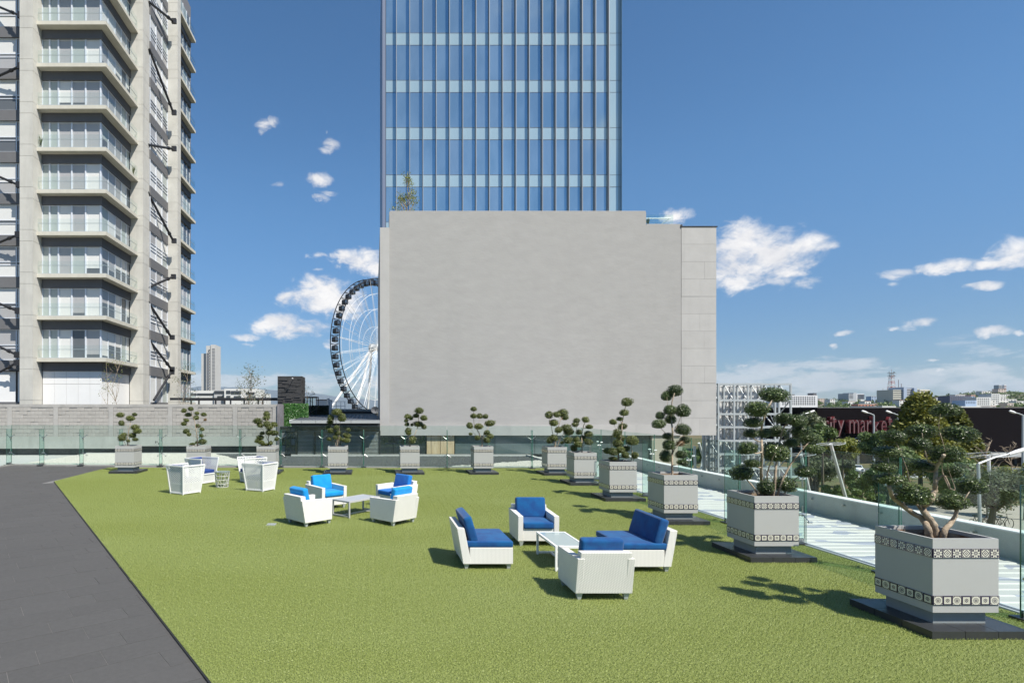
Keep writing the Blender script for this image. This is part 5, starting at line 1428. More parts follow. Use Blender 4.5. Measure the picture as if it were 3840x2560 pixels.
# ================================================================ big wheel
HUB = Vector((3.2, 333, 38)); RW = 39.0; PH = R(53)
wh = thing('ferris_wheel', 'giant black and white observation wheel half hidden by the blank building', 'ferris wheel', HUB, PH)
# local x along the wheel plane, y its axle
def ring(r_, y, th, n=108, mt=None, name='rim'):
    b = MB(); b.tube([(r_*math.cos(i*2*math.pi/n), y, r_*math.sin(i*2*math.pi/n)) for i in range(n+1)], th, 5, cap=False); link(name, b.mesh(name, mt), wh)
SEP = 3.1
for s in (-1, 1):
    ring(RW, s*SEP, .28, mt=M_black); ring(RW-8.5, s*SEP*.9, .10, mt=M_wmetal, name='inner_ring'); ring(RW-17, s*SEP*.85, .09, mt=M_wmetal, name='inner_ring'); ring(RW-27, s*SEP*.85, .08, mt=M_wmetal, name='inner_ring')
NG = 54
b = MB()
b.tube([(0, -4.2, 0), (0, 4.2, 0)], 1.9, 16); link('hub', b.mesh('hub', M_wmetal), wh)
for s in (-1, 1):
    b = MB(); b.tube([(0, s*4.2, 0), (0, s*5.6, 0)], 2.6, 16); link('axle_housing', b.mesh('axle_housing', M_galv), wh)
b = MB()
b.prism([(-1.15, -1.5), (1.15, -1.5), (1.3, -.6), (1.2, .6), (.8, 1.15), (-.8, 1.15), (-1.2, .6), (-1.3, -.6)], 'y', -1.2, 1.2)
b.box(-1.0, -.1, -1.22, 1.22, -.7, .75, 1); b.box(.1, 1.0, -1.22, 1.22, -.7, .75, 1)
b.tube([(-2.7, 0, 2.1), (-1.2, 0, 1.5), (1.2, 0, 1.5), (2.7, 0, 2.1)], .11, 5); b.tube([(0, -2.9, 2.1), (0, 0, 1.5), (0, 2.9, 2.1)], .13, 5); b.tube([(0, 0, 1.1), (0, 0, 1.6)], .25, 6)
gm = b.mesh('gondola', [M_black, mat('gondola_glass', (0.05, 0.07, 0.10), .05, spec=1.0, coat=1.0)])
spk = MB(); spk.tube([(1.8, 0, .8), (RW, SEP-.0, 0)], .07, 4); spk.tube([(1.8, 0, -.8), (RW, SEP, 0)], .055, 4); spm = spk.mesh('spoke', M_wmetal)
spk = MB(); spk.tube([(1.8, 0, .8), (RW, -SEP, 0)], .07, 4); spk.tube([(1.8, 0, -.8), (RW, -SEP, 0)], .055, 4); spm2 = spk.mesh('spoke', M_wmetal)
rsm = MB(); rsm.tube([(0, -SEP, 0), (0, SEP, 0)], .10, 4); rsm = rsm.mesh('rim_strut', M_black)
for i in range(NG):
    a = 2*math.pi*(i+.3)/NG
    link('gondola', gm, wh, (RW*math.cos(a), 0, RW*math.sin(a)-2.1))
    link('rim_strut', rsm, wh, (RW*math.cos(a), 0, RW*math.sin(a)))
    if i % 2 == 0:
        link('spoke', spm if (i//2) % 2 else spm2, wh, (0, 0, 0), (0, -a, 0)); link('spoke', spm2 if (i//2) % 2 else spm, wh, (0, 0, 0), (0, -a-.03, 0))
Mi = Matrix.Rotation(-PH, 4, 'Z')
for foot in ((-31.5, 318), (-13, 322), (-4, 345), (27, 322), (36, 350), (14, 346)):
    v = Vector((foot[0]-HUB.x, foot[1]-HUB.y, GZ-HUB.z)); v = Mi @ v
    b = MB(); b.tube([(0, 5.2*(1 if v.y > 0 else -1), 0), tuple(v)], .7, 8); link('leg', b.mesh('leg', M_wmetal), wh)

# ================================================================ far left: tower, white office, mountains
ft = thing('distant_tower', 'slim pale residential tower far away left of centre', 'tower', (-190, 700, GZ))
def fbox(px0, px1, Y, py0, py1, dep, name, mt, root, dY=0):
    a = at(px0, py0, Y); c = at(px1, py1, Y); b = MB(); b.box(a.x, c.x, Y+dY, Y+dY+dep, min(a.z, c.z) if py1 < 1600 else GZ, max(a.z, c.z))
    return put(b, name, mt, root, True)
m_ft = mat('far_tower_render', (0.46, 0.455, 0.44), .9, var=.1, vscale=.05); m_ftd = mat('far_tower_dark', (0.12, 0.125, 0.14), .6)
fbox(755, 775, 705, 1325, 1600, 18, 'lower_wing', m_ft, ft); fbox(773, 790, 700, 1296, 1600, 24, 'tower_shaft', m_ft, ft)
b = MB(); p0 = at(790, 1292, 699); b.box(p0.x, p0.x+5.6, 699, 724, GZ, p0.z+.0); put(b, 'tower_flank', m_ft, ft, True)
for k in range(46):
    z = -4+k*1.0*1.75
    if z > p0.z-3: break
    b = MB(); b.box(p0.x+1.8, p0.x+5.3, 698.7, 698.95, z, z+.55); put(b, 'window_band', m_ftd, ft, True)
    if k % 2 == 0:
        b = MB(); b.box(p0.x-2.4, p0.x-1.2, 698.8, 699.9, z, z+1.4); put(b, 'window', m_ftd, ft, True)
b = MB(); b.box(at(776, 1300, 699.8).x, at(780, 1300, 699.8).x, 699.6, 699.9, GZ, p0.z-10); put(b, 'dark_recess', m_ftd, ft, True)
ow = thing('white_office_block', 'long low white office block with dark ribbon windows below the far tower', 'building', (-60, 220, GZ))
M_wh2 = mat('white_render', (0.60, 0.60, 0.58), .8, var=.05, vscale=.2); M_win = mat('far_window', (0.035, 0.04, 0.05), .15, spec=.8)
fbox(685, 803, 220, 1464, 1600, 14, 'wing', M_wh2, ow); fbox(803, 842, 219, 1460, 1600, 14, 'wing', mat('grey_render', (.42, .42, .42), .8), ow)
fbox(841, 962, 217, 1457, 1600, 16, 'main_block', M_wh2, ow)
for (x0, x1, y0, y1, Y) in ((686, 700, 1476, 1484, 219.8), (706, 737, 1474, 1481, 219.8), (739, 801, 1474, 1481, 219.8), (804, 840, 1465, 1475, 218.8), (815, 840, 1484, 1489, 218.8), (848, 864, 1464, 1475, 216.8), (866, 904, 1465, 1477, 216.8), (849, 864, 1483, 1488, 216.8), (877, 905, 1484, 1488, 216.8), (922, 955, 1470, 1478, 216.8), (930, 958, 1484, 1487, 216.8)):
    fbox(x0, x1, Y, y0, y1, .15, 'window', M_win, ow)
hb = thing('far_white_house', 'small white block building left of the stone tower on the skyline', 'building', (-70, 300, GZ))
fbox(972, 1003, 300, 1476, 1600, 10, 'wall', M_wh2, hb); fbox(980, 986, 300, 1467, 1477, 4, 'chimney', M_wh2, hb)
for x0, x1, y0, y1 in ((975, 983, 1478, 1481), (975, 983, 1485, 1488), (989, 998, 1479, 1482), (989, 998, 1486, 1489)): fbox(x0, x1, 299.8, y0, y1, .15, 'window', M_win, hb)
def ridge(name, pts, Y, dep, mt):
    b = MB(); n = len(pts)
    for i in range(n-1):
        (a, za), (c, zc) = pts[i], pts[i+1]
        A0 = ((a-1400)/2150*Y, Y, GZ); C0 = ((c-1400)/2150*Y, Y, GZ)
        A1 = ((a-1400)/2150*(Y+dep), Y+dep, CAM_H+(1530-za)/2150*(Y+dep)); C1 = ((c-1400)/2150*(Y+dep), Y+dep, CAM_H+(1530-zc)/2150*(Y+dep))
        b.face([A0, C0, C1, A1])
    o = put(b, name, mt); tag(o, kind='structure'); return o
g = random.Random(77)
def rough(ctrl, step=14, amp=2.2):
    out = []
    for i in range(len(ctrl)-1):
        (a, ya), (c, yc) = ctrl[i], ctrl[i+1]; n = max(1, int((c-a)/step))
        for k in range(n):
            t = k/n; t2 = t*t*(3-2*t); out.append((a+(c-a)*t, ya+(yc-ya)*t2+g.uniform(-amp, amp)*.5))
    out.append(ctrl[-1]); return out
ridge('mountains', rough([(-900, 1520), (-300, 1505), (300, 1490), (700, 1455), (760, 1448), (900, 1452), (1050, 1462), (1150, 1470), (1210, 1478), (1260, 1486), (1330, 1494), (1500, 1505), (1900, 1515), (2700, 1512), (3300, 1508), (3900, 1500), (4600, 1515), (5400, 1524)]), 9000, 2500, M_mount)

# ================================================================ right: hillside city
def hill_h(x, y):
    a = max(0, (y-420)/520); px = x/y*2150+1400
    f = 17+ (20*math.exp(-((px-3750)/330)**2)) + 6*math.exp(-((px-3200)/300)**2)+2*math.sin(x*.013)+1.5*math.sin(y*.02+x*.03)
    return GZ+min(1, a)**1.3*(f+0)
b = MB(); nx, ny = 60, 24; vv = {}
for j in range(ny+1):
    for i in range(nx+1):
        y = 420+j*42; x = (200+i*22)*y/420*.72-60; vv[i, j] = (x, y, hill_h(x, y)+.02)
for j in range(ny):
    for i in range(nx): b.face([vv[i, j], vv[i+1, j], vv[i+1, j+1], vv[i, j+1]])
tag(put(b, 'hills', M_hill), kind='structure')
def crown_cloud(b, vs, c, r_, n, leaf, g, flat=.8):
    lob = [(Vector((g.gauss(0, 1), g.gauss(0, 1), g.gauss(0, .8))).normalized()*r_*g.uniform(.25, .65), r_*g.uniform(.35, .6)) for _ in range(9)]
    for _ in range(n):
        lc, lr = g.choice(lob); d = Vector((g.gauss(0, 1), g.gauss(0, 1), g.gauss(0, 1))).normalized()
        p = Vector(c)+Vector((lc.x, lc.y, lc.z*flat))+d*lr*g.uniform(.55, 1.0)
        nr = (d+Vector((g.gauss(0, .6), g.gauss(0, .6), g.gauss(0, .6)))).normalized(); u = nr.orthogonal().normalized(); u.rotate(Matrix.Rotation(g.uniform(0, 6.28), 3, nr)); v_ = nr.cross(u); s = leaf*g.uniform(.6, 1.4)
        b.face([p-u*s, p+v_*s*.6, p+u*s, p-v_*s*.6]); vs.append(g.random())
def leafmesh(name, b, vs, mt):
    me = b.mesh(name, mt); a = me.attributes.new('v', 'FLOAT', 'FACE'); a.data.foreach_set('value', vs); return me
# far woods: one mass
b = MB(); vs = []; g = random.Random(15)
for _ in range(950):
    y = 430+g.random()**1.2*480; px = g.uniform(2950, 3990); x = (px-1400)/2150*y; z = hill_h(x, y)
    crown_cloud(b, vs, (x, y, z+2.6), g.uniform(2.6, 5.5), 46, 1.0, g)
wd = link('far_woods', leafmesh('far_woods', b, vs, L_mid)); tag(wd, 'distant dark green tree masses covering the hillside suburbs', kind='stuff')
b = MB(); vs = []
for _ in range(420):
    y = 135+g.random()*260; px = g.uniform(2880, 3990); x = (px-1400)/2150*y
    if y < 180 and 80 < x < 180: continue
    crown_cloud(b, vs, (x, y, GZ+2.5), g.uniform(2.0, 4.2), 60, .6, g)
wd = link('street_woods', leafmesh('street_woods', b, vs, L_mid)); tag(wd, 'dense street trees in the flat district behind the black store', kind='stuff')
b = MB(); vs = []
for _ in range(230):
    y = 120+g.random()*280; px = g.uniform(1180, 1500); x = (px-1400)/2150*y
    crown_cloud(b, vs, (x, y, GZ+2.5+g.random()*2), g.uniform(2.0, 4.0), 60, .55, g)
wd = link('wheel_park_trees', leafmesh('wheel_park_trees', b, vs, L_yel)); tag(wd, 'yellow green treetops at the foot of the big wheel', kind='stuff')
# houses
HC = [((0.66, 0.64, 0.6), 'white'), ((0.5, 0.42, 0.36), 'beige'), ((0.45, 0.2, 0.13), 'brick red'), ((0.35, 0.36, 0.38), 'grey'), ((0.35, 0.45, 0.6), 'pale blue')]
HM = [mat('house_wall_'+n.replace(' ', '_'), c, .85) for c, n in HC]; M_roofs = [mat('flat_roof', (.5, .48, .45), .9), mat('tile_roof', (.35, .16, .1), .9)]
g = random.Random(31)
spots = []
for _ in range(150):
    y = 440+g.random()*440; px = g.uniform(3000, 3880); x = (px-1400)/2150*y
    if g.random() > .35+.65*min(1, max(0, (px-3350)/300)): continue
    spots.append((px, y))
spots = sorted(s_ for s_ in spots if s_[0] < 3832); tot = {}
ORD = ('first', 'second', 'third', 'fourth', 'fifth', 'sixth', 'seventh', 'eighth', 'ninth', 'tenth', 'eleventh', 'twelfth')
for i, (px, y) in enumerate(spots):
    x = (px-1400)/2150*y; z = hill_h(x, y); ci = g.choice((0, 0, 0, 0, 1, 2, 3, 0, 4)); wd_ = g.uniform(6, 17); hh = g.choice((3.2, 6, 6, 6.5, 9))
    zone = 'left of the telecom masts' if px < 3300 else 'below the cream office building' if px < 3500 else 'between the office building and the hill' if px < 3640 else 'on the hill below the skyline towers' if px < 3780 else 'at the far right of the hill'
    kk = (HC[ci][1], zone); tot[kk] = tot.get(kk, 0)+1; nn = tot[kk]
    o = thing('hillside_house', '%s house %s, %s from the left there' % (HC[ci][1], zone, ORD[nn-1] if nn <= 12 else 'last'), 'house', (x, y, z), 0, '%s houses on the hillside' % HC[ci][1])
    b = MB(); b.box(-wd_/2, wd_/2, 0, 9, -4, hh); put(b, 'wall', HM[ci], o)
    b = MB(); b.box(-wd_/2-.2, wd_/2+.2, -.2, 9.2, hh, hh+.35); put(b, 'roof', M_roofs[0 if g.random() < .75 else 1], o)
    n = max(1, int(wd_/3.2)); b = MB()
    for f in range(max(1, int(hh/3))):
        for k in range(n):
            xx = -wd_/2+(k+.5)*wd_/n; b.box(xx-.6, xx+.6, -.06, -.0, f*3+1, f*3+2.3)
    put(b, 'window', M_win, o)
def block(name, label, cat, px0, px1, py0, Y, dep, mt, rows=None, cols=None, wpx=None, root=None, z0=None):
    a = at(px0, py0, Y); c = at(px1, py0, Y); o = root or thing(name, label, cat, ((a.x+c.x)/2, Y, GZ))
    b = MB(); b.box(a.x, c.x, Y, Y+dep, GZ, a.z); put(b, 'wall', mt, o, True)
    if rows:
        ytop, pitch, hgt = rows; nr = wpx[2]
        for r_ in range(nr):
            zt = at(0, ytop+pitch*r_, Y).z; zb = at(0, ytop+pitch*r_+hgt, Y).z
            for k in range(cols):
                x0 = at(wpx[0]+(wpx[1]-wpx[0])*k/cols, 0, Y).x; x1 = at(wpx[0]+(wpx[1]-wpx[0])*(k+wpx[3])/cols, 0, Y).x
                b = MB(); b.box(x0, x1, Y-.12, Y-.01, zb, zt); put(b, 'window', M_win, o, True)
    return o
M_htl = mat('hotel_wall', (.62, .62, .63), .85)
ht = block('white_hotel', 'white hotel slab with a grid of dark windows beyond the steel lattice', 'hotel', 2925, 3066, 1482, 450, 16, M_htl, (1487, 6.6, 4), 15, (2934, 3060, 5, .55))
fbox(3052, 3064, 450, 1473, 1484, 6, 'roof_plant', M_spand, ht, .5); fbox(2972, 2982, 450, 1478, 1484, 6, 'roof_plant', M_spand, ht, .5)
M_grb = mat('grey_block_wall', (.40, .42, .44), .85)
o = block('grey_apartment_block', 'grey stepped apartment block on the skyline left of the lattice mast', 'building', 3183, 3203, 1475, 860, 20, M_grb, (1477, 5, 2), 1, (3185, 3201, 4, .9))
fbox(3203, 3214, 860, 1472, 1600, 20, 'stair_core', M_grb, o, 1); fbox(3214, 3244, 860, 1476, 1600, 20, 'wing', M_htl, o, 2)
for k in range(4): fbox(3217, 3242, 861.5, 1479+k*4.5, 1481+k*4.5, .3, 'window', M_win, o)
M_crm = mat('cream_office_wall', (.50, .48, .40), .85); M_blu = mat('blue_grey_tower', (.32, .38, .48), .7)
of = block('cream_office_building', 'large cream office building with blue grey stair towers on the skyline', 'building', 3349, 3384, 1461, 800, 26, M_crm, (1464, 8, 2.6), 1, (3350, 3383, 5, 1))
fbox(3384, 3396, 800, 1451, 1600, 24, 'stair_tower', M_blu, of, -2); fbox(3396, 3423, 800, 1457, 1600, 24, 'wing', mat('grey_office_wall', (.42, .42, .44), .8), of, 1)
fbox(3423, 3434, 800, 1454, 1600, 24, 'stair_tower', M_blu, of, -2); fbox(3434, 3449, 800, 1458, 1600, 24, 'wing', M_crm, of, 1); fbox(3449, 3486, 800, 1460, 1600, 24, 'wing', mat('cream_wing', (.60, .57, .48), .8), of, 0)
for k in range(5):
    fbox(3397, 3422, 800.8, 1461+k*8, 1464+k*8, .3, 'window', M_win, of); fbox(3435, 3448, 800.8, 1462+k*8, 1465+k*8, .3, 'window', M_win, of); fbox(3451, 3485, 799.8, 1465+k*8, 1467.5+k*8, .3, 'window', M_win, of)
b = MB(); p = at(3392, 1451, 800); b.tube([(p.x, 805, p.z), (p.x, 805, p.z+5)], .3, 5); put(b, 'aerial', M_red, of, True)
def lattice_mast(name, label, px, Y, py0, py1, w0, w1, seg, plat=True):
    p = at(px, py1, Y); q = at(px, py0, Y); H_ = q.z-p.z; o = thing(name, label, 'mast', (p.x, Y, p.z)); mts = [mat('mast_white', (.6, .6, .58), .6), mat('mast_red', (.42, .10, .06), .6)]
    for k in range(seg):
        b = MB(); za, zc = H_*k/seg, H_*(k+1)/seg; wa = w0+(w1-w0)*k/seg; wc = w0+(w1-w0)*(k+1)/seg
        A_ = [(-wa, -wa, za), (wa, -wa, za), (wa, wa, za), (-wa, wa, za)]; C_ = [(-wc, -wc, zc), (wc, -wc, zc), (wc, wc, zc), (-wc, wc, zc)]
        for i in range(4):
            j = (i+1) % 4; b.tube([A_[i], C_[i]], .28, 4); b.tube([A_[i], C_[j]], .17, 4); b.tube([A_[j], C_[i]], .17, 4); b.tube([C_[i], C_[j]], .17, 4)
        put(b, 'lattice_section', mts[k % 2], o)
    if plat:
        for z in (H_, H_*.87):
            b = MB(); b.box(-w1*2.2, w1*2.2, -w1*2.2, w1*2.2, z, z+.4); b.tube([(w1*2.4, 0, z), (w1*2.4, 0, z+2)], .8, 6); b.tube([(-w1*2.2, 0, z), (-w1*2.2, 0, z+3)], .3, 5); put(b, 'platform', M_spand2, o)
        b = MB(); b.tube([(0, 0, H_), (0, 0, H_+6)], .2, 4); put(b, 'aerial', mts[1], o)
    return o
lattice_mast('telecom_mast', 'tall red and white lattice telecom mast on the skyline', 3343, 850, 1399, 1490, 4.0, 1.6, 9)
lattice_mast('telecom_mast', 'squat dark red lattice mast left of the tall one', 3311, 850, 1471, 1496, 3.4, 2.4, 3, True)
b = MB(); p = at(3374, 1460, 810); b.tube([(p.x, 812, p.z-10), (p.x, 812, p.z+14)], .35, 4); tag(put(b, 'radio_mast', M_red), 'thin guyed radio mast right of the tall lattice mast', 'mast')
o = block('skyline_tower', 'slim dark banded tower on the far right skyline', 'tower', 3746, 3757, 1443, 950, 8, M_grb, (1446, 4, 2), 1, (3747, 3756, 7, 1))
o = block('skyline_tower', 'slim tower with red bands beside the dark one on the far right skyline', 'tower', 3766, 3774, 1443, 950, 8, M_htl)
for k in range(6):
    fbox(3766, 3774, 949.8, 1446+k*5, 1448+k*5, .2, 'red_band', M_red, o)
o = block('hill_apartment_block', 'white apartment block in the middle of the hillside houses', 'building', 3718, 3750, 1476, 640, 14, M_wh2, (1480, 7, 3), 4, (3722, 3748, 5, .6))
o = block('hill_apartment_block', 'long white stepped block below the hillside houses', 'building', 3662, 3716, 1489, 600, 14, M_wh2, (1493, 7, 3), 6, (3666, 3712, 4, .6))
o = block('hill_apartment_block', 'long dark low building left of the hillside houses', 'building', 3562, 3640, 1484, 650, 14, mat('navy_grey_wall', (.09, .10, .14), .8), (1489, 7, 2), 8, (3566, 3636, 3, .5))
o = block('hill_apartment_block', 'pale blue low building at the foot of the hillside', 'building', 3620, 3662, 1501, 520, 12, HM[4], (1504, 6, 2.5), 6, (3623, 3660, 2, .55))
# low roofs just above the store
fbox(3308, 3360, 300, 1522, 1532, 20, 'distant_warehouse', M_wh2, None) and None
o = bpy.data.objects['distant_warehouse']; tag(o, 'low white warehouse roof peeping over the black store, left of the conifer', 'warehouse')
o = fbox(3575, 3680, 300, 1523, 1532, 20, 'distant_warehouse', M_wh2, None); tag(o, 'long low white warehouse roof peeping over the black store, right of the conifer', 'warehouse')

# ================================================================ black store with its sign
MY = 120.0
ms = thing('black_store', 'long black windowless supermarket building with tall red sign letters', 'supermarket', (120, MY, GZ))
a = at(3065, 1529, MY)
b = MB(); b.box(a.x, 190, MY, MY+40, -6.9, a.z); put(b, 'cladding', M_market, ms, True)
b = MB(); b.box(a.x+.5, 189, MY+2.5, MY+39, GZ, -6.9); put(b, 'shopfront', mat('brown_shopfront', (.16, .09, .05), .7, c2=(.05, .04, .04), vscale=.25), ms, True)
for x in np.arange(a.x+3, 188, 5.5):
    b = MB(); b.box(x, x+.5, MY+.2, MY+.7, GZ, -6.9); put(b, 'column', M_spand2, ms, True)
b = MB(); b.box(a.x-.1, 190.1, MY-.1, MY+40.1, a.z, a.z+.15); put(b, 'roof_edge', M_spand2, ms, True)
b = MB(); b.box(at(3600, 0, MY-6).x, 190, MY-6, MY-.5, -8.0+1.0, -6.6); put(b, 'entrance_canopy', M_fascia, ms, True)
def text_obj(s, name, mt_face, mt_side, w_, hcap, loc, ext, parent, spacing=1.0, off=0.0):
    cu = bpy.data.curves.new(name, 'FONT'); cu.body = s; cu.size = 1.0; cu.extrude = .05; cu.offset = off; cu.resolution_u = 4; cu.space_character = spacing
    o = bpy.data.objects.new(name, cu); col.objects.link(o); bpy.context.view_layer.update()
    dg = bpy.context.evaluated_depsgraph_get(); me = bpy.data.meshes.new_from_object(o.evaluated_get(dg)); bpy.data.objects.remove(o)
    co = np.zeros(len(me.vertices)*3); me.vertices.foreach_get('co', co); co = co.reshape(-1, 3)
    x0, x1 = co[:, 0].min(), co[:, 0].max(); y0, y1 = co[:, 1].min(), co[:, 1].max()
    co[:, 0] = (co[:, 0]-x0)/(x1-x0)*w_; co[:, 1] = (co[:, 1]-y0)/(y1-y0)*hcap; co[:, 2] = (co[:, 2]+.05)/.1*ext
    me.vertices.foreach_set('co', co.ravel()); me.materials.clear(); me.materials.append(mt_face); me.materials.append(mt_side)
    me.update()
    idx = [0 if p.normal.z > .5 else 1 for p in me.polygons]; me.polygons.foreach_set('material_index', idx)
    q = link(name, me, parent, loc, (R(90), 0, 0)); return q
# each letter a part; tall condensed italic-less lettering
rows_ = [('c', 3092, 3108, 1576, 1622), ('i', 3112, 3119, 1563, 1623), ('t', 3121, 3137, 1561, 1624), ('y', 3140, 3166, 1575, 1636),
         ('m', 3183, 3222, 1574, 1624), ('a', 3226, 3246, 1575, 1625), ('r', 3250, 3268, 1575, 1625), ('k', 3272, 3299, 1560, 1624), ('e', 3304, 3325, 1577, 1624), ('t', 3330, 3346, 1562, 1622)]
for ch_, x0, x1, y0, y1 in rows_:
    p = at(x0, y1, MY-.9); q = at(x1, y0, MY-.9)
    text_obj(ch_, 'sign_letter', M_red, M_red, q.x-p.x, q.z-p.z, (p.x-ms.location.x, -.05, p.z-GZ), .9, ms, off=.012)
    text_obj(ch_, 'letter_face', M_letter, M_letter, (q.x-p.x)*.86, (q.z-p.z)*.97, (p.x-ms.location.x+(q.x-p.x)*.07, -.95, p.z-GZ+(q.z-p.z)*.015), .04, ms, off=-.03)
p = at(3202, 1653, MY); q = at(3243, 1640, MY)
text_obj('COM', 'small_sign_letters', mat('silver_letter', (.35, .37, .4), .5), M_spand2, q.x-p.x, q.z-p.z, (p.x-ms.location.x, -.05, p.z-GZ), .1, ms)

# ================================================================ street level on the right
b = MB(); b.box(10, 400, 98, 112, GZ-.2, GZ+.03); tag(put(b, 'road', M_asph), kind='structure')
b = MB(); b.box(14, 400, 96.4, 97.9, GZ-.2, GZ+.13); tag(put(b, 'pavement', M_kerb), kind='structure')
b = MB(); b.box(37, 90, 28, 46, GZ-.2, -5.1); tag(put(b, 'plaza_paving', M_sand), kind='structure')
b = MB(); b.box(14, 60, 196, 235, GZ-.2, GZ+.06); tag(put(b, 'car_park', M_kerb), kind='structure')
b = MB(); b.box(22, 33, 60, 61, -4.3, -3.9); tag(put(b, 'pale_walkway_canopy', M_white), 'flat pale walkway roof under the end of the blank building', 'canopy')
def car_meshes():
    b = MB(); prof = [(-2.15, .35), (-2.2, .75), (-2.05, .98), (-1.35, 1.02), (-.75, 1.42), (.75, 1.45), (1.45, 1.02), (2.05, .88), (2.2, .6), (2.15, .3)]
    b.prism(prof, 'y', -.86, .86); me = b.mesh('body', M_carw, fix=True); bm = bmesh.new(); bm.from_mesh(me); bmesh.ops.bevel(bm, geom=list(bm.edges), offset=.09, segments=2, affect='EDGES'); bm.to_mesh(me); bm.free()
    for p in me.polygons: p.use_smooth = True
    g_ = MB(); g_.prism([(-1.22, 1.03), (-.72, 1.36), (.70, 1.38), (1.30, 1.04)], 'y', -.872, .872)
    g_.face([(-1.36, -.7, 1.05), (-1.36, .7, 1.05), (-.84, .66, 1.40), (-.84, -.66, 1.40)]); g_.face([(1.47, -.7, 1.03), (1.47, .7, 1.03), (.84, .66, 1.43), (.84, -.66, 1.43)])
    w_ = MB(); w_.tube([(0, -.12, 0), (0, .12, 0)], .33, 16); h_ = MB(); h_.tube([(0, -.125, 0), (0, .125, 0)], .19, 10)
    l_ = MB(); l_.box(-2.23, -2.12, .45, .78, .72, .92); l_.box(-2.23, -2.12, -.78, -.45, .72, .92)
    return me, g_.mesh('windows', M_dglass, fix=True), w_.mesh('wheel', M_tyre), h_.mesh('rim', M_galv), l_.mesh('tail_light', M_red)
CM = car_meshes()
def car(label, x, y, deg, z=GZ+.03):
    t = thing('parked_car', label, 'car', (x, y, z), R(deg), 'white parked cars'); link('body', CM[0], t); link('windows', CM[1], t); link('tail_light', CM[4], t)
    for sx in (-1.35, 1.35):
        for sy in (-.80, .80):
            w_ = link('wheel', CM[2], t, (sx, sy, .33)); link('rim', CM[3], w_)
p = at(3190, 1769, 105); car('white parked car half seen through the trees beyond the glass', p.x, 104, 62)
car('white parked car under the end of the blank building', at(2660, 1640, 215).x, 215, 185, GZ+.07)
car('second white car parked right of the one under the blank building', at(2710, 1640, 222).x, 222, 178, GZ+.07)
# steel lattice behind the building (back of a large screen)
LY = 45.0
sl = thing('steel_lattice', 'tall galvanised steel lattice carrying the back of a large screen', 'steel frame', (at(2830, 0, LY).x, LY, GZ))
vx_ = [2693, 2752, 2804, 2856, 2906, 2965]; hz = [1440, 1500, 1552, 1601, 1652, 1702, 1755, 1806, 1860, 1915]
V3 = [at(x, 0, LY).x for x in vx_]; ZS = [at(0, y, LY).z for y in hz]
for x in V3:
    for dy in (0, 1.3):
        b = MB(); b.box(x-.06, x+.06, LY+dy-.06, LY+dy+.06, GZ, ZS[0]); put(b, 'upright', M_galv, sl, True)
for z in ZS:
    for dy in (0, 1.3):
        b = MB(); b.box(V3[0]-.06, V3[-1]+.06, LY+dy-.055, LY+dy+.055, z-.075, z+.075); put(b, 'cross_beam', M_galv, sl, True)
    for x in V3:
        b = MB(); b.box(x-.035, x+.035, LY+.06, LY+1.24, z-.035, z+.035); put(b, 'tie', M_galv, sl, True)
for i, z in enumerate(ZS[:-1]):
    for x in V3:
        b = MB(); b.bar((x, LY+.05, z if i % 2 else ZS[i+1]), (x+.0, LY+1.25, ZS[i+1] if i % 2 else z), .06); put(b, 'diagonal', M_galv, sl, True)
    for k in range(len(V3)-1):
        if (i+k) % 1 == 0:
            b = MB(); xm = V3[k]+(.45 if k < 9 else 0); b.bar((xm, LY+1.2, z), (xm+.42, LY+1.2, ZS[i+1]), .045); put(b, 'diagonal', M_galv, sl, True)
m_led = mat('screen_module_back', (.60, .61, .64), .6, var=.08)
mod = MB(); mod.box(-.5, .5, 0, .10, -.5, .5)
for u in (-.36, -.06, .22):
    mod.box(u, u+.13, -.05, 0, -.33, -.05, 1); mod.box(u, u+.13, -.05, 0, .08, .34, 1)
mod.box(-.47, -.42, -.07, 0, -.5, .5, 1); mod.box(.42, .47, -.07, 0, -.5, .5, 1); mod.box(-.45, .45, -.06, 0, .42, .47, 1); mod.box(-.04, .0, -.09, 0, -.4, .4, 2)
modm = mod.mesh('screen_module', [m_led, M_wmetal, M_spand2])
nmx = 10; wdx = (V3[4]+.8-V3[0])/nmx
for i in range(9):
    zc = (ZS[i]+ZS[i+1])/2; hh = ZS[i]-ZS[i+1]
    for k in range(5 if True else nmx):
        for s in (0, 1):
            xx = V3[0]+(k+.25+.5*s)*(V3[5]-V3[0])/5
            if xx > V3[5]-1.0: continue
            link('screen_module', modm, sl, (xx-sl.location.x, 1.75, zc-GZ), None, ((V3[5]-V3[0])/10*.985, 1, hh*.95))
b = MB(); b.box(V3[0]-.1, V3[4]+.5, LY+1.9, LY+2.05, ZS[-1], ZS[0]-.35); put(b, 'screen_body', m_led, sl, True)
le = thing('steel_lattice_wing', 'narrow lower wing of the steel lattice under the blank building corner', 'steel frame', (at(2676, 0, LY).x, LY, GZ))
for px in (2663, 2672, 2681):
    b = MB(); x = at(px, 0, LY+1).x; b.box(x-.05, x+.05, LY+.9, LY+1.1, GZ, 1.0); put(b, 'upright', M_galv, le, True)
for z in ZS[4:9]:
    b = MB(); b.box(at(2661, 0, LY+1).x, V3[0]-.07, LY+.95, LY+1.05, z-.05, z+.05); put(b, 'cross_beam', M_galv, le, True)
    b = MB(); b.bar((at(2663, 0, LY+1).x, LY+1, z), (V3[0]-.1, LY+1, z+1.0), .05); put(b, 'diagonal', M_galv, le, True)
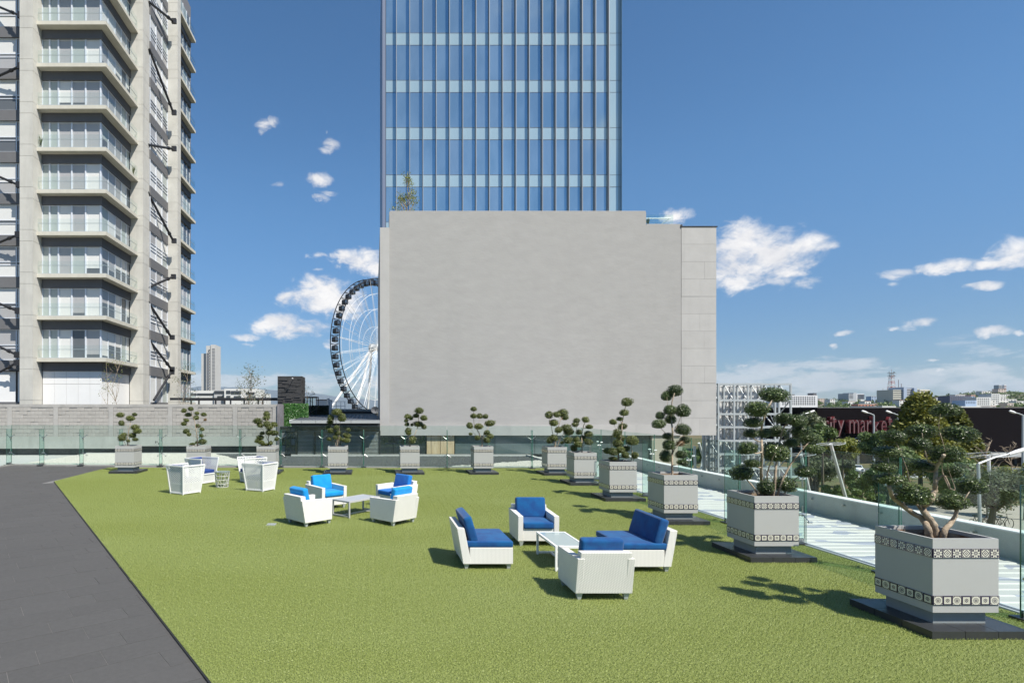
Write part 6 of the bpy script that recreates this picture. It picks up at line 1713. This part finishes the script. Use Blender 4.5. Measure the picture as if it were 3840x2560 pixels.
# masts and lamps
def mast(label, p0, p1, r_=.14, ring_r=None, name='leaning_mast', ring_at=1.0):
    p0, p1 = Vector(p0), Vector(p1); o = thing(name, label, 'mast', (p0.x, p0.y, p0.z)); b = MB(); b.tube([(0, 0, 0), tuple(p1-p0)], [r_, r_*.8], 8); put(b, 'pole', M_wmetal, o)
    if ring_r:
        c = (p1-p0)*ring_at; b = MB(); n = 28; b.tube([(c.x+ring_r*math.cos(i*6.2832/n), c.y+ring_r*math.sin(i*6.2832/n), c.z+ring_r*.12*math.cos(i*6.2832/n)) for i in range(n+1)], .018, 5, cap=False)
        put(b, 'ring', M_galv, o); b = MB()
        for i in range(10): b.tube([(c.x, c.y, c.z), (c.x+ring_r*math.cos(i*.6283), c.y+ring_r*math.sin(i*.6283), c.z+ring_r*.12*math.cos(i*.6283))], .008, 4)
        put(b, 'ring_spokes', M_galv, o)
    return o
def foot(px, py, Y, px1, py1, Y1):     # extend a leaning line down to the ground
    a = at(px, py, Y); c = at(px1, py1, Y1); t = (GZ-a.z)/(c.z-a.z); return a+(c-a)*t, a
for (q, lab, rr_) in (((3115, 1664, 40, 3170, 1862, 41.5), 'white leaning mast carrying a thin steel ring left of the conifer', .8), ((3004, 1704, 46, 3036, 1845, 47), 'white leaning mast with a ring right of the steel lattice', .95),
                      ((2621, 1660, 50, 2653, 1768, 51), 'white mast leaning right below the blank building corner', None), ((2650, 1640, 52, 2630, 1757, 51), 'white mast leaning left, crossing the other one', None), ((2604, 1672, 49, 2607, 1760, 49), 'upright white mast by the crossing pair', None)):
    f, tp = foot(*q); mast(lab, f, tp, .13, rr_)
f, tp = foot(3707, 1705, 38, 3712, 1900, 38.5); mast('steel mast with a wide spoked ring at its top beyond the near street lamp', f, tp, .11, 1.25)
def lamp(label, px, pyt, Y, arm_px, arm_py, r_=.07, pxb=None, headw=.9):
    tp = at(px, pyt, Y); bt_ = at(pxb or px, pyt+200, Y); o = thing('street_lamp', label, 'street lamp', (bt_.x if pxb else tp.x, Y, GZ), 0, 'street lamps')
    k = (GZ-tp.z)/(bt_.z-tp.z); fx = tp.x+(bt_.x-tp.x)*k if pxb else tp.x; o.location = (fx, Y, GZ)
    b = MB(); b.tube([(0, 0, 0), (tp.x-fx, 0, tp.z-GZ)], [r_*1.2, r_*.8], 8); put(b, 'pole', M_galv, o)
    e = at(arm_px, arm_py, Y); b = MB(); v = Vector((e.x-fx, 0, e.z-GZ)); s = Vector((tp.x-fx, 0, tp.z-GZ)); m_ = s.lerp(v, .5)+Vector((0, 0, (v.z-s.z)*.12)); b.tube([s, m_, v], [r_*.7, r_*.6, r_*.5], 6); put(b, 'arm', M_galv, o)
    d = (v-s).normalized(); b = MB(); b.tube([v-d*.1, v+d*headw*.3, v+d*headw*.8, v+d*headw], [r_*.8, r_*1.3, r_*1.2, r_*.5], 8); put(b, 'lamp_head', M_wmetal, o)
    return o
lamp('near street lamp on the right with its arm reaching out of the picture', 3668, 1738, 27, 3790, 1700, .075, 3674, .95)
lamp('street lamp standing before the red sign letters', 3277, 1556, 88, 3252, 1547, .13, None, .9)
lamp('street lamp mostly hidden behind the conifer, left arm showing', 3367, 1556, 92, 3342, 1547, .13, None, .9)
lamp('street lamp right of the conifer before the black store', 3610, 1558, 90, 3592, 1549, .13, None, .9)
lamp('street lamp at the right picture edge before the black store', 3836, 1557, 86, 3806, 1547, .15, None, .9)
lamp('street lamp left of the black store among trees', 3005, 1557, 92, 3035, 1546, .12, None, .9)
# trees
def tree(name, label, px, py, Y, rx, rz, mt, n, leaf, seed, zb=GZ, stems=1, lean=0, lobes=12, shape='round'):
    c = at(px, py, Y); rxm = rx/2150*Y; rzm = rz/2150*Y; g = random.Random(seed)
    o = thing(name, label, 'tree', (c.x, Y, zb)); H_ = c.z-zb
    b = MB(); vs = []
    lob = []
    for k in range(lobes):
        if shape == 'cone':
            hgt = g.random()**.8; d = (1-hgt)*.95+.08; a = g.uniform(0, 6.28); lob.append((Vector((math.cos(a)*rxm*d*.8, math.sin(a)*rxm*d*.8, (hgt*2-1)*rzm*.95)), rxm*(.20+.16*d)))
        else:
            d = Vector((g.gauss(0, 1), g.gauss(0, 1), g.gauss(0, 1))).normalized()*g.uniform(.3, .75); lob.append((Vector((d.x*rxm, d.y*rxm, d.z*rzm)), min(rxm, rzm)*g.uniform(.28, .5)))
    for i in range(n):
        lc, lr = lob[g.randrange(len(lob))]; d = Vector((g.gauss(0, 1), g.gauss(0, 1), g.gauss(0, 1))).normalized(); p = Vector((0, 0, H_))+lc+d*lr*g.uniform(.45, 1.05)
        nr = (d+Vector((g.gauss(0, .7), g.gauss(0, .7), g.gauss(0, .7)))).normalized(); u = nr.orthogonal().normalized(); u.rotate(Matrix.Rotation(g.uniform(0, 6.28), 3, nr)); v_ = nr.cross(u); s = leaf*g.uniform(.5, 1.4)
        if shape == 'cone': u = (u+Vector((d.x, d.y, .35))).normalized(); s *= 1.3
        b.face([p-u*s, p+v_*s*.5, p+u*s, p-v_*s*.5]); vs.append(min(1, max(0, g.gauss(.5, .3))))
    q = link('crown', leafmesh('crown', b, vs, mt), o)
    b = MB()
    for s_ in range(stems):
        x0 = (s_-(stems-1)/2)*.5
        b.tube([(x0*.5-lean, 0, 0), (x0-lean*.5, 0, H_*.45), (x0*2, 0, H_)], [.05*rxm+.10, .04*rxm+.07, .03], 7)
    for lc, lr in lob: b.tube([(0, 0, H_-rzm*.8 if H_ > rzm else H_*.5), tuple(Vector((0, 0, H_))+lc)], [.06, .02], 5)
    put(b, 'trunk', M_barkd, o); return o
tree('conifer', 'tall dark conifer with golden green tips behind the nearest topiary', 3452, 1638, 50, 140, 152, L_dark, 20000, .13, 1, lobes=70, shape='cone')
tree('conifer', 'broad lower conifer joined to the right of the tall one', 3578, 1660, 53, 105, 122, L_dark, 14000, .13, 2, lobes=60, shape='cone')
tree('street_tree', 'grey green tree in front of the left end of the black store', 3030, 1605, 78, 75, 75, L_grey, 9000, .20, 3, lobes=16)
tree('street_tree', 'tree leaning over the first letters of the red sign', 3085, 1640, 74, 60, 62, L_mid, 6000, .19, 4, lobes=12)
tree('street_tree', 'yellow green tree under the red sign letters', 3160, 1680, 66, 75, 48, L_yel, 8000, .15, 5, lobes=16)
tree('street_tree', 'rich green tree left of the conifer below the sign', 3285, 1670, 58, 72, 62, L_bg, 9000, .15, 6, lobes=16)
tree('street_tree', 'dark green tree directly behind the nearest topiary', 3385, 1705, 48, 62, 45, L_bg, 10000, .13, 7, lobes=18)
tree('street_tree', 'fine-leaved grey tree seen through the glass beyond the second planter', 3055, 1755, 80, 85, 58, L_grey, 9000, .16, 8, lobes=22, stems=3)
tree('street_tree', 'fine-leaved grey tree in front of the parked car', 3165, 1745, 84, 60, 38, L_grey, 5000, .16, 9, lobes=14, stems=2)
tree('street_tree', 'green shrubby tree low behind the glass beside the parked car', 3230, 1810, 70, 75, 45, L_mid, 9000, .14, 10, lobes=16)
tree('street_tree', 'loose green tree behind the middle of the right glass fence', 3330, 1800, 56, 85, 60, L_bg, 9000, .14, 11, lobes=18)
tree('street_tree', 'green tree between the conifer and the ringed mast', 3560, 1780, 44, 95, 70, L_bg, 9000, .12, 12, lobes=18)
tree('street_tree', 'low green shrubby tree by the parapet behind the second planter', 3130, 1850, 62, 70, 32, L_mid, 7000, .13, 21, lobes=16)
tree('street_tree', 'low green shrubby tree behind the glass between the two nearest planters', 3250, 1870, 56, 70, 36, L_mid, 7000, .12, 22, lobes=16)
tree('street_tree', 'grey green tree low behind the nearest topiary', 3420, 1870, 50, 90, 45, L_bg, 9000, .12, 23, lobes=20)
tree('street_tree', 'olive coloured tree right of the nearest topiary behind the glass', 3600, 1860, 47, 80, 55, L_bg, 8000, .11, 24, lobes=20)
tree('plaza_tree', 'large feathery tree over the bicycles at the right edge', 3735, 1835, 36, 125, 100, L_grey, 7500, .085, 13, -5.1, lobes=34, lean=.4)
tree('plaza_tree', 'feathery green tree cut off by the right picture edge', 3850, 1790, 40, 80, 75, L_yel, 5000, .10, 14, -5.1, lobes=20)
tree('street_tree', 'small green tree under the blank building beside the crossing masts', 2640, 1705, 90, 60, 42, L_mid, 5000, .2, 15, lobes=12)
tree('street_tree', 'green tree left of the crossing masts behind the glass', 2575, 1720, 100, 50, 40, L_mid, 4000, .2, 16, lobes=10)
tree('street_tree', 'round green tree peeping past the right side of the steel lattice', 2990, 1560, 130, 50, 50, L_mid, 5000, .3, 17, lobes=12)
def bare(name, label, px, py_top, Y, zb, seed, n=9, spread=.35, mt=None, leaves=0, leaf=.05, lm=None, thick=.03):
    tp = at(px, py_top, Y); g = random.Random(seed); H_ = tp.z-zb; o = thing(name, label, 'tree', (tp.x, Y, zb)); b = MB(); ends = []
    main = [Vector((g.uniform(-.06, .06)*k*H_*.12, g.uniform(-.06, .06)*k*H_*.12, H_*k/6)) for k in range(7)]
    b.tube(main, [thick*(1-.8*k/6) for k in range(7)], 6)
    for i in range(n):
        t = g.uniform(.2, .95); a = main[int(t*6)].lerp(main[min(6, int(t*6)+1)], (t*6) % 1); d = Vector((g.uniform(-1, 1), g.uniform(-.6, .6), g.uniform(.6, 1.6))).normalized()*H_*spread*(1.15-t)
        m_ = a+d*.5+Vector((g.uniform(-.05, .05), 0, 0))*H_*.3; b.tube([a, m_, a+d*1.0], [thick*.5, thick*.33, thick*.12], 5)
        for _ in range(3):
            s = m_.lerp(a+d, g.random()); e = s+Vector((g.uniform(-1, 1), g.uniform(-1, 1), g.uniform(0, 1)))*H_*.07; b.tube([s, e], [thick*.2, thick*.1], 4); ends += [s, e, a+d]
    put(b, 'trunk', mt or M_bark, o)
    if leaves:
        lb = MB(); vs = []
        for _ in range(leaves):
            p = g.choice(ends)+Vector((g.gauss(0, 1), g.gauss(0, 1), g.gauss(0, 1)))*H_*.035; nr = Vector((g.gauss(0, 1), g.gauss(0, 1), g.gauss(0, 1))).normalized(); u = nr.orthogonal().normalized(); v_ = nr.cross(u); s = leaf*g.uniform(.6, 1.3)
            lb.face([p-u*s, p+v_*s*.5, p+u*s, p-v_*s*.5]); vs.append(g.random())
        link('leaves', leafmesh('leaves', lb, vs, lm or L_mid), o)
    return o
bare('sapling', 'thin three-stemmed sapling against the white panels of the apartment tower', 432, 1335, 38, -.14, 1, 8, .4, leaves=170, leaf=.05, lm=L_yel, thick=.035)
bare('sapling', 'second thin sapling just left of the tower corner column', 402, 1352, 38.3, -.14, 2, 5, .3, leaves=60, leaf=.05, lm=L_yel, thick=.03)
bare('sapling', 'wispy sapling beside the right corner of the apartment tower', 692, 1372, 38, -.14, 3, 12, .35, leaves=360, leaf=.05, lm=L_grey, thick=.03)
bare('sapling', 'tall leafy sapling standing in front of the white office block', 932, 1362, 38, -.14, 5, 20, .33, leaves=900, leaf=.055, lm=L_grey, thick=.035)
bare('sapling', 'short sapling left of the black stone box', 985, 1470, 38, -.14, 6, 10, .4, leaves=240, leaf=.05, lm=L_grey, thick=.03)
bare('sapling', 'twiggy plant behind the right side of the black stone box', 1150, 1440, 41, 1, 8, 12, .4, leaves=150, leaf=.05, lm=L_grey, thick=.025)
bare('bare_tree', 'bare branched young tree beside the wide ring mast', 3705, 1655, 42, -5.1, 9, 16, .45, thick=.09)
bare('bare_tree', 'bare twiggy tree near the right picture edge', 3790, 1665, 44, -5.1, 10, 14, .4, thick=.08)
bare('rooftop_tree', 'small leafy tree on the blank building roof against the glass tower', 1528, 672, BY+2.2, bz(850), 12, 18, .36, leaves=850, leaf=.055, lm=L_yel, thick=.05)
# bicycles
def bicycle(label, x, y, deg, mt):
    t = thing('bicycle', label, 'bicycle', (x, y, -5.1), R(deg), 'bicycles parked by the plaza tree')
    for cx in (-.52, .52):
        b = MB(); n = 20; b.tube([(cx+.33*math.cos(i*6.2832/n), 0, .34+.33*math.sin(i*6.2832/n)) for i in range(n+1)], .02, 5, cap=False)
        for i in range(6): b.tube([(cx, 0, .34), (cx+.32*math.cos(i*1.047), 0, .34+.32*math.sin(i*1.047))], .004, 3)
        put(b, 'wheel', M_tyre, t)
    b = MB(); bb_ = (-.08, 0, .32); st_ = (-.2, 0, .82); hd = (.33, 0, .80); fk = (.52, 0, .34); rr_ = (-.52, 0, .34)
    for a, c in ((bb_, st_), (st_, hd), (bb_, hd), (hd, fk), (bb_, rr_), (st_, rr_)): b.tube([a, c], .018, 6)
    put(b, 'frame', mt, t); b = MB(); b.box(-.33, -.1, -.07, .07, .88, .93); b.tube([(-.2, 0, .82), (-.21, 0, .9)], .014, 5); put(b, 'saddle', M_black, t)
    b = MB(); b.tube([(.33, 0, .80), (.31, 0, .98)], .016, 5); b.tube([(.31, -.28, .99), (.31, .28, .99)], .014, 5); put(b, 'handlebar', M_black, t)
for (px, deg, c, l) in ((3665, 12, M_black, 'black bicycle leaning by the foot of the plaza tree'), (3712, -6, M_red, 'red bicycle parked between two others'), (3760, 8, M_black, 'dark bicycle nearest the fence fin at the right edge')):
    p = at(px, 1960, 37); bicycle(l, p.x, 37, deg, c)

# ================================================================ the air
def haze():
    b = MB(); b.box(-9000, 26000, -400, 12500, GZ-1.5, 520)
    o = link('haze', b.mesh('haze', [])); tag(o, 'thin bluish air between the terrace and the far hills', kind='stuff')
    m = bpy.data.materials.new('thin_air'); m.use_nodes = True; t = NT(m.node_tree); t.n.clear()
    out = t.new('ShaderNodeOutputMaterial'); v = t.new('ShaderNodeVolumePrincipled')
    v.inputs['Color'].default_value = (0.72, 0.85, 1.0, 1); v.inputs['Density'].default_value = 0.00004; v.inputs['Anisotropy'].default_value = 0.2
    t.l.new(v.outputs[0], out.inputs['Volume']); o.data.materials.append(m)
HAZE = True
if HAZE: haze()
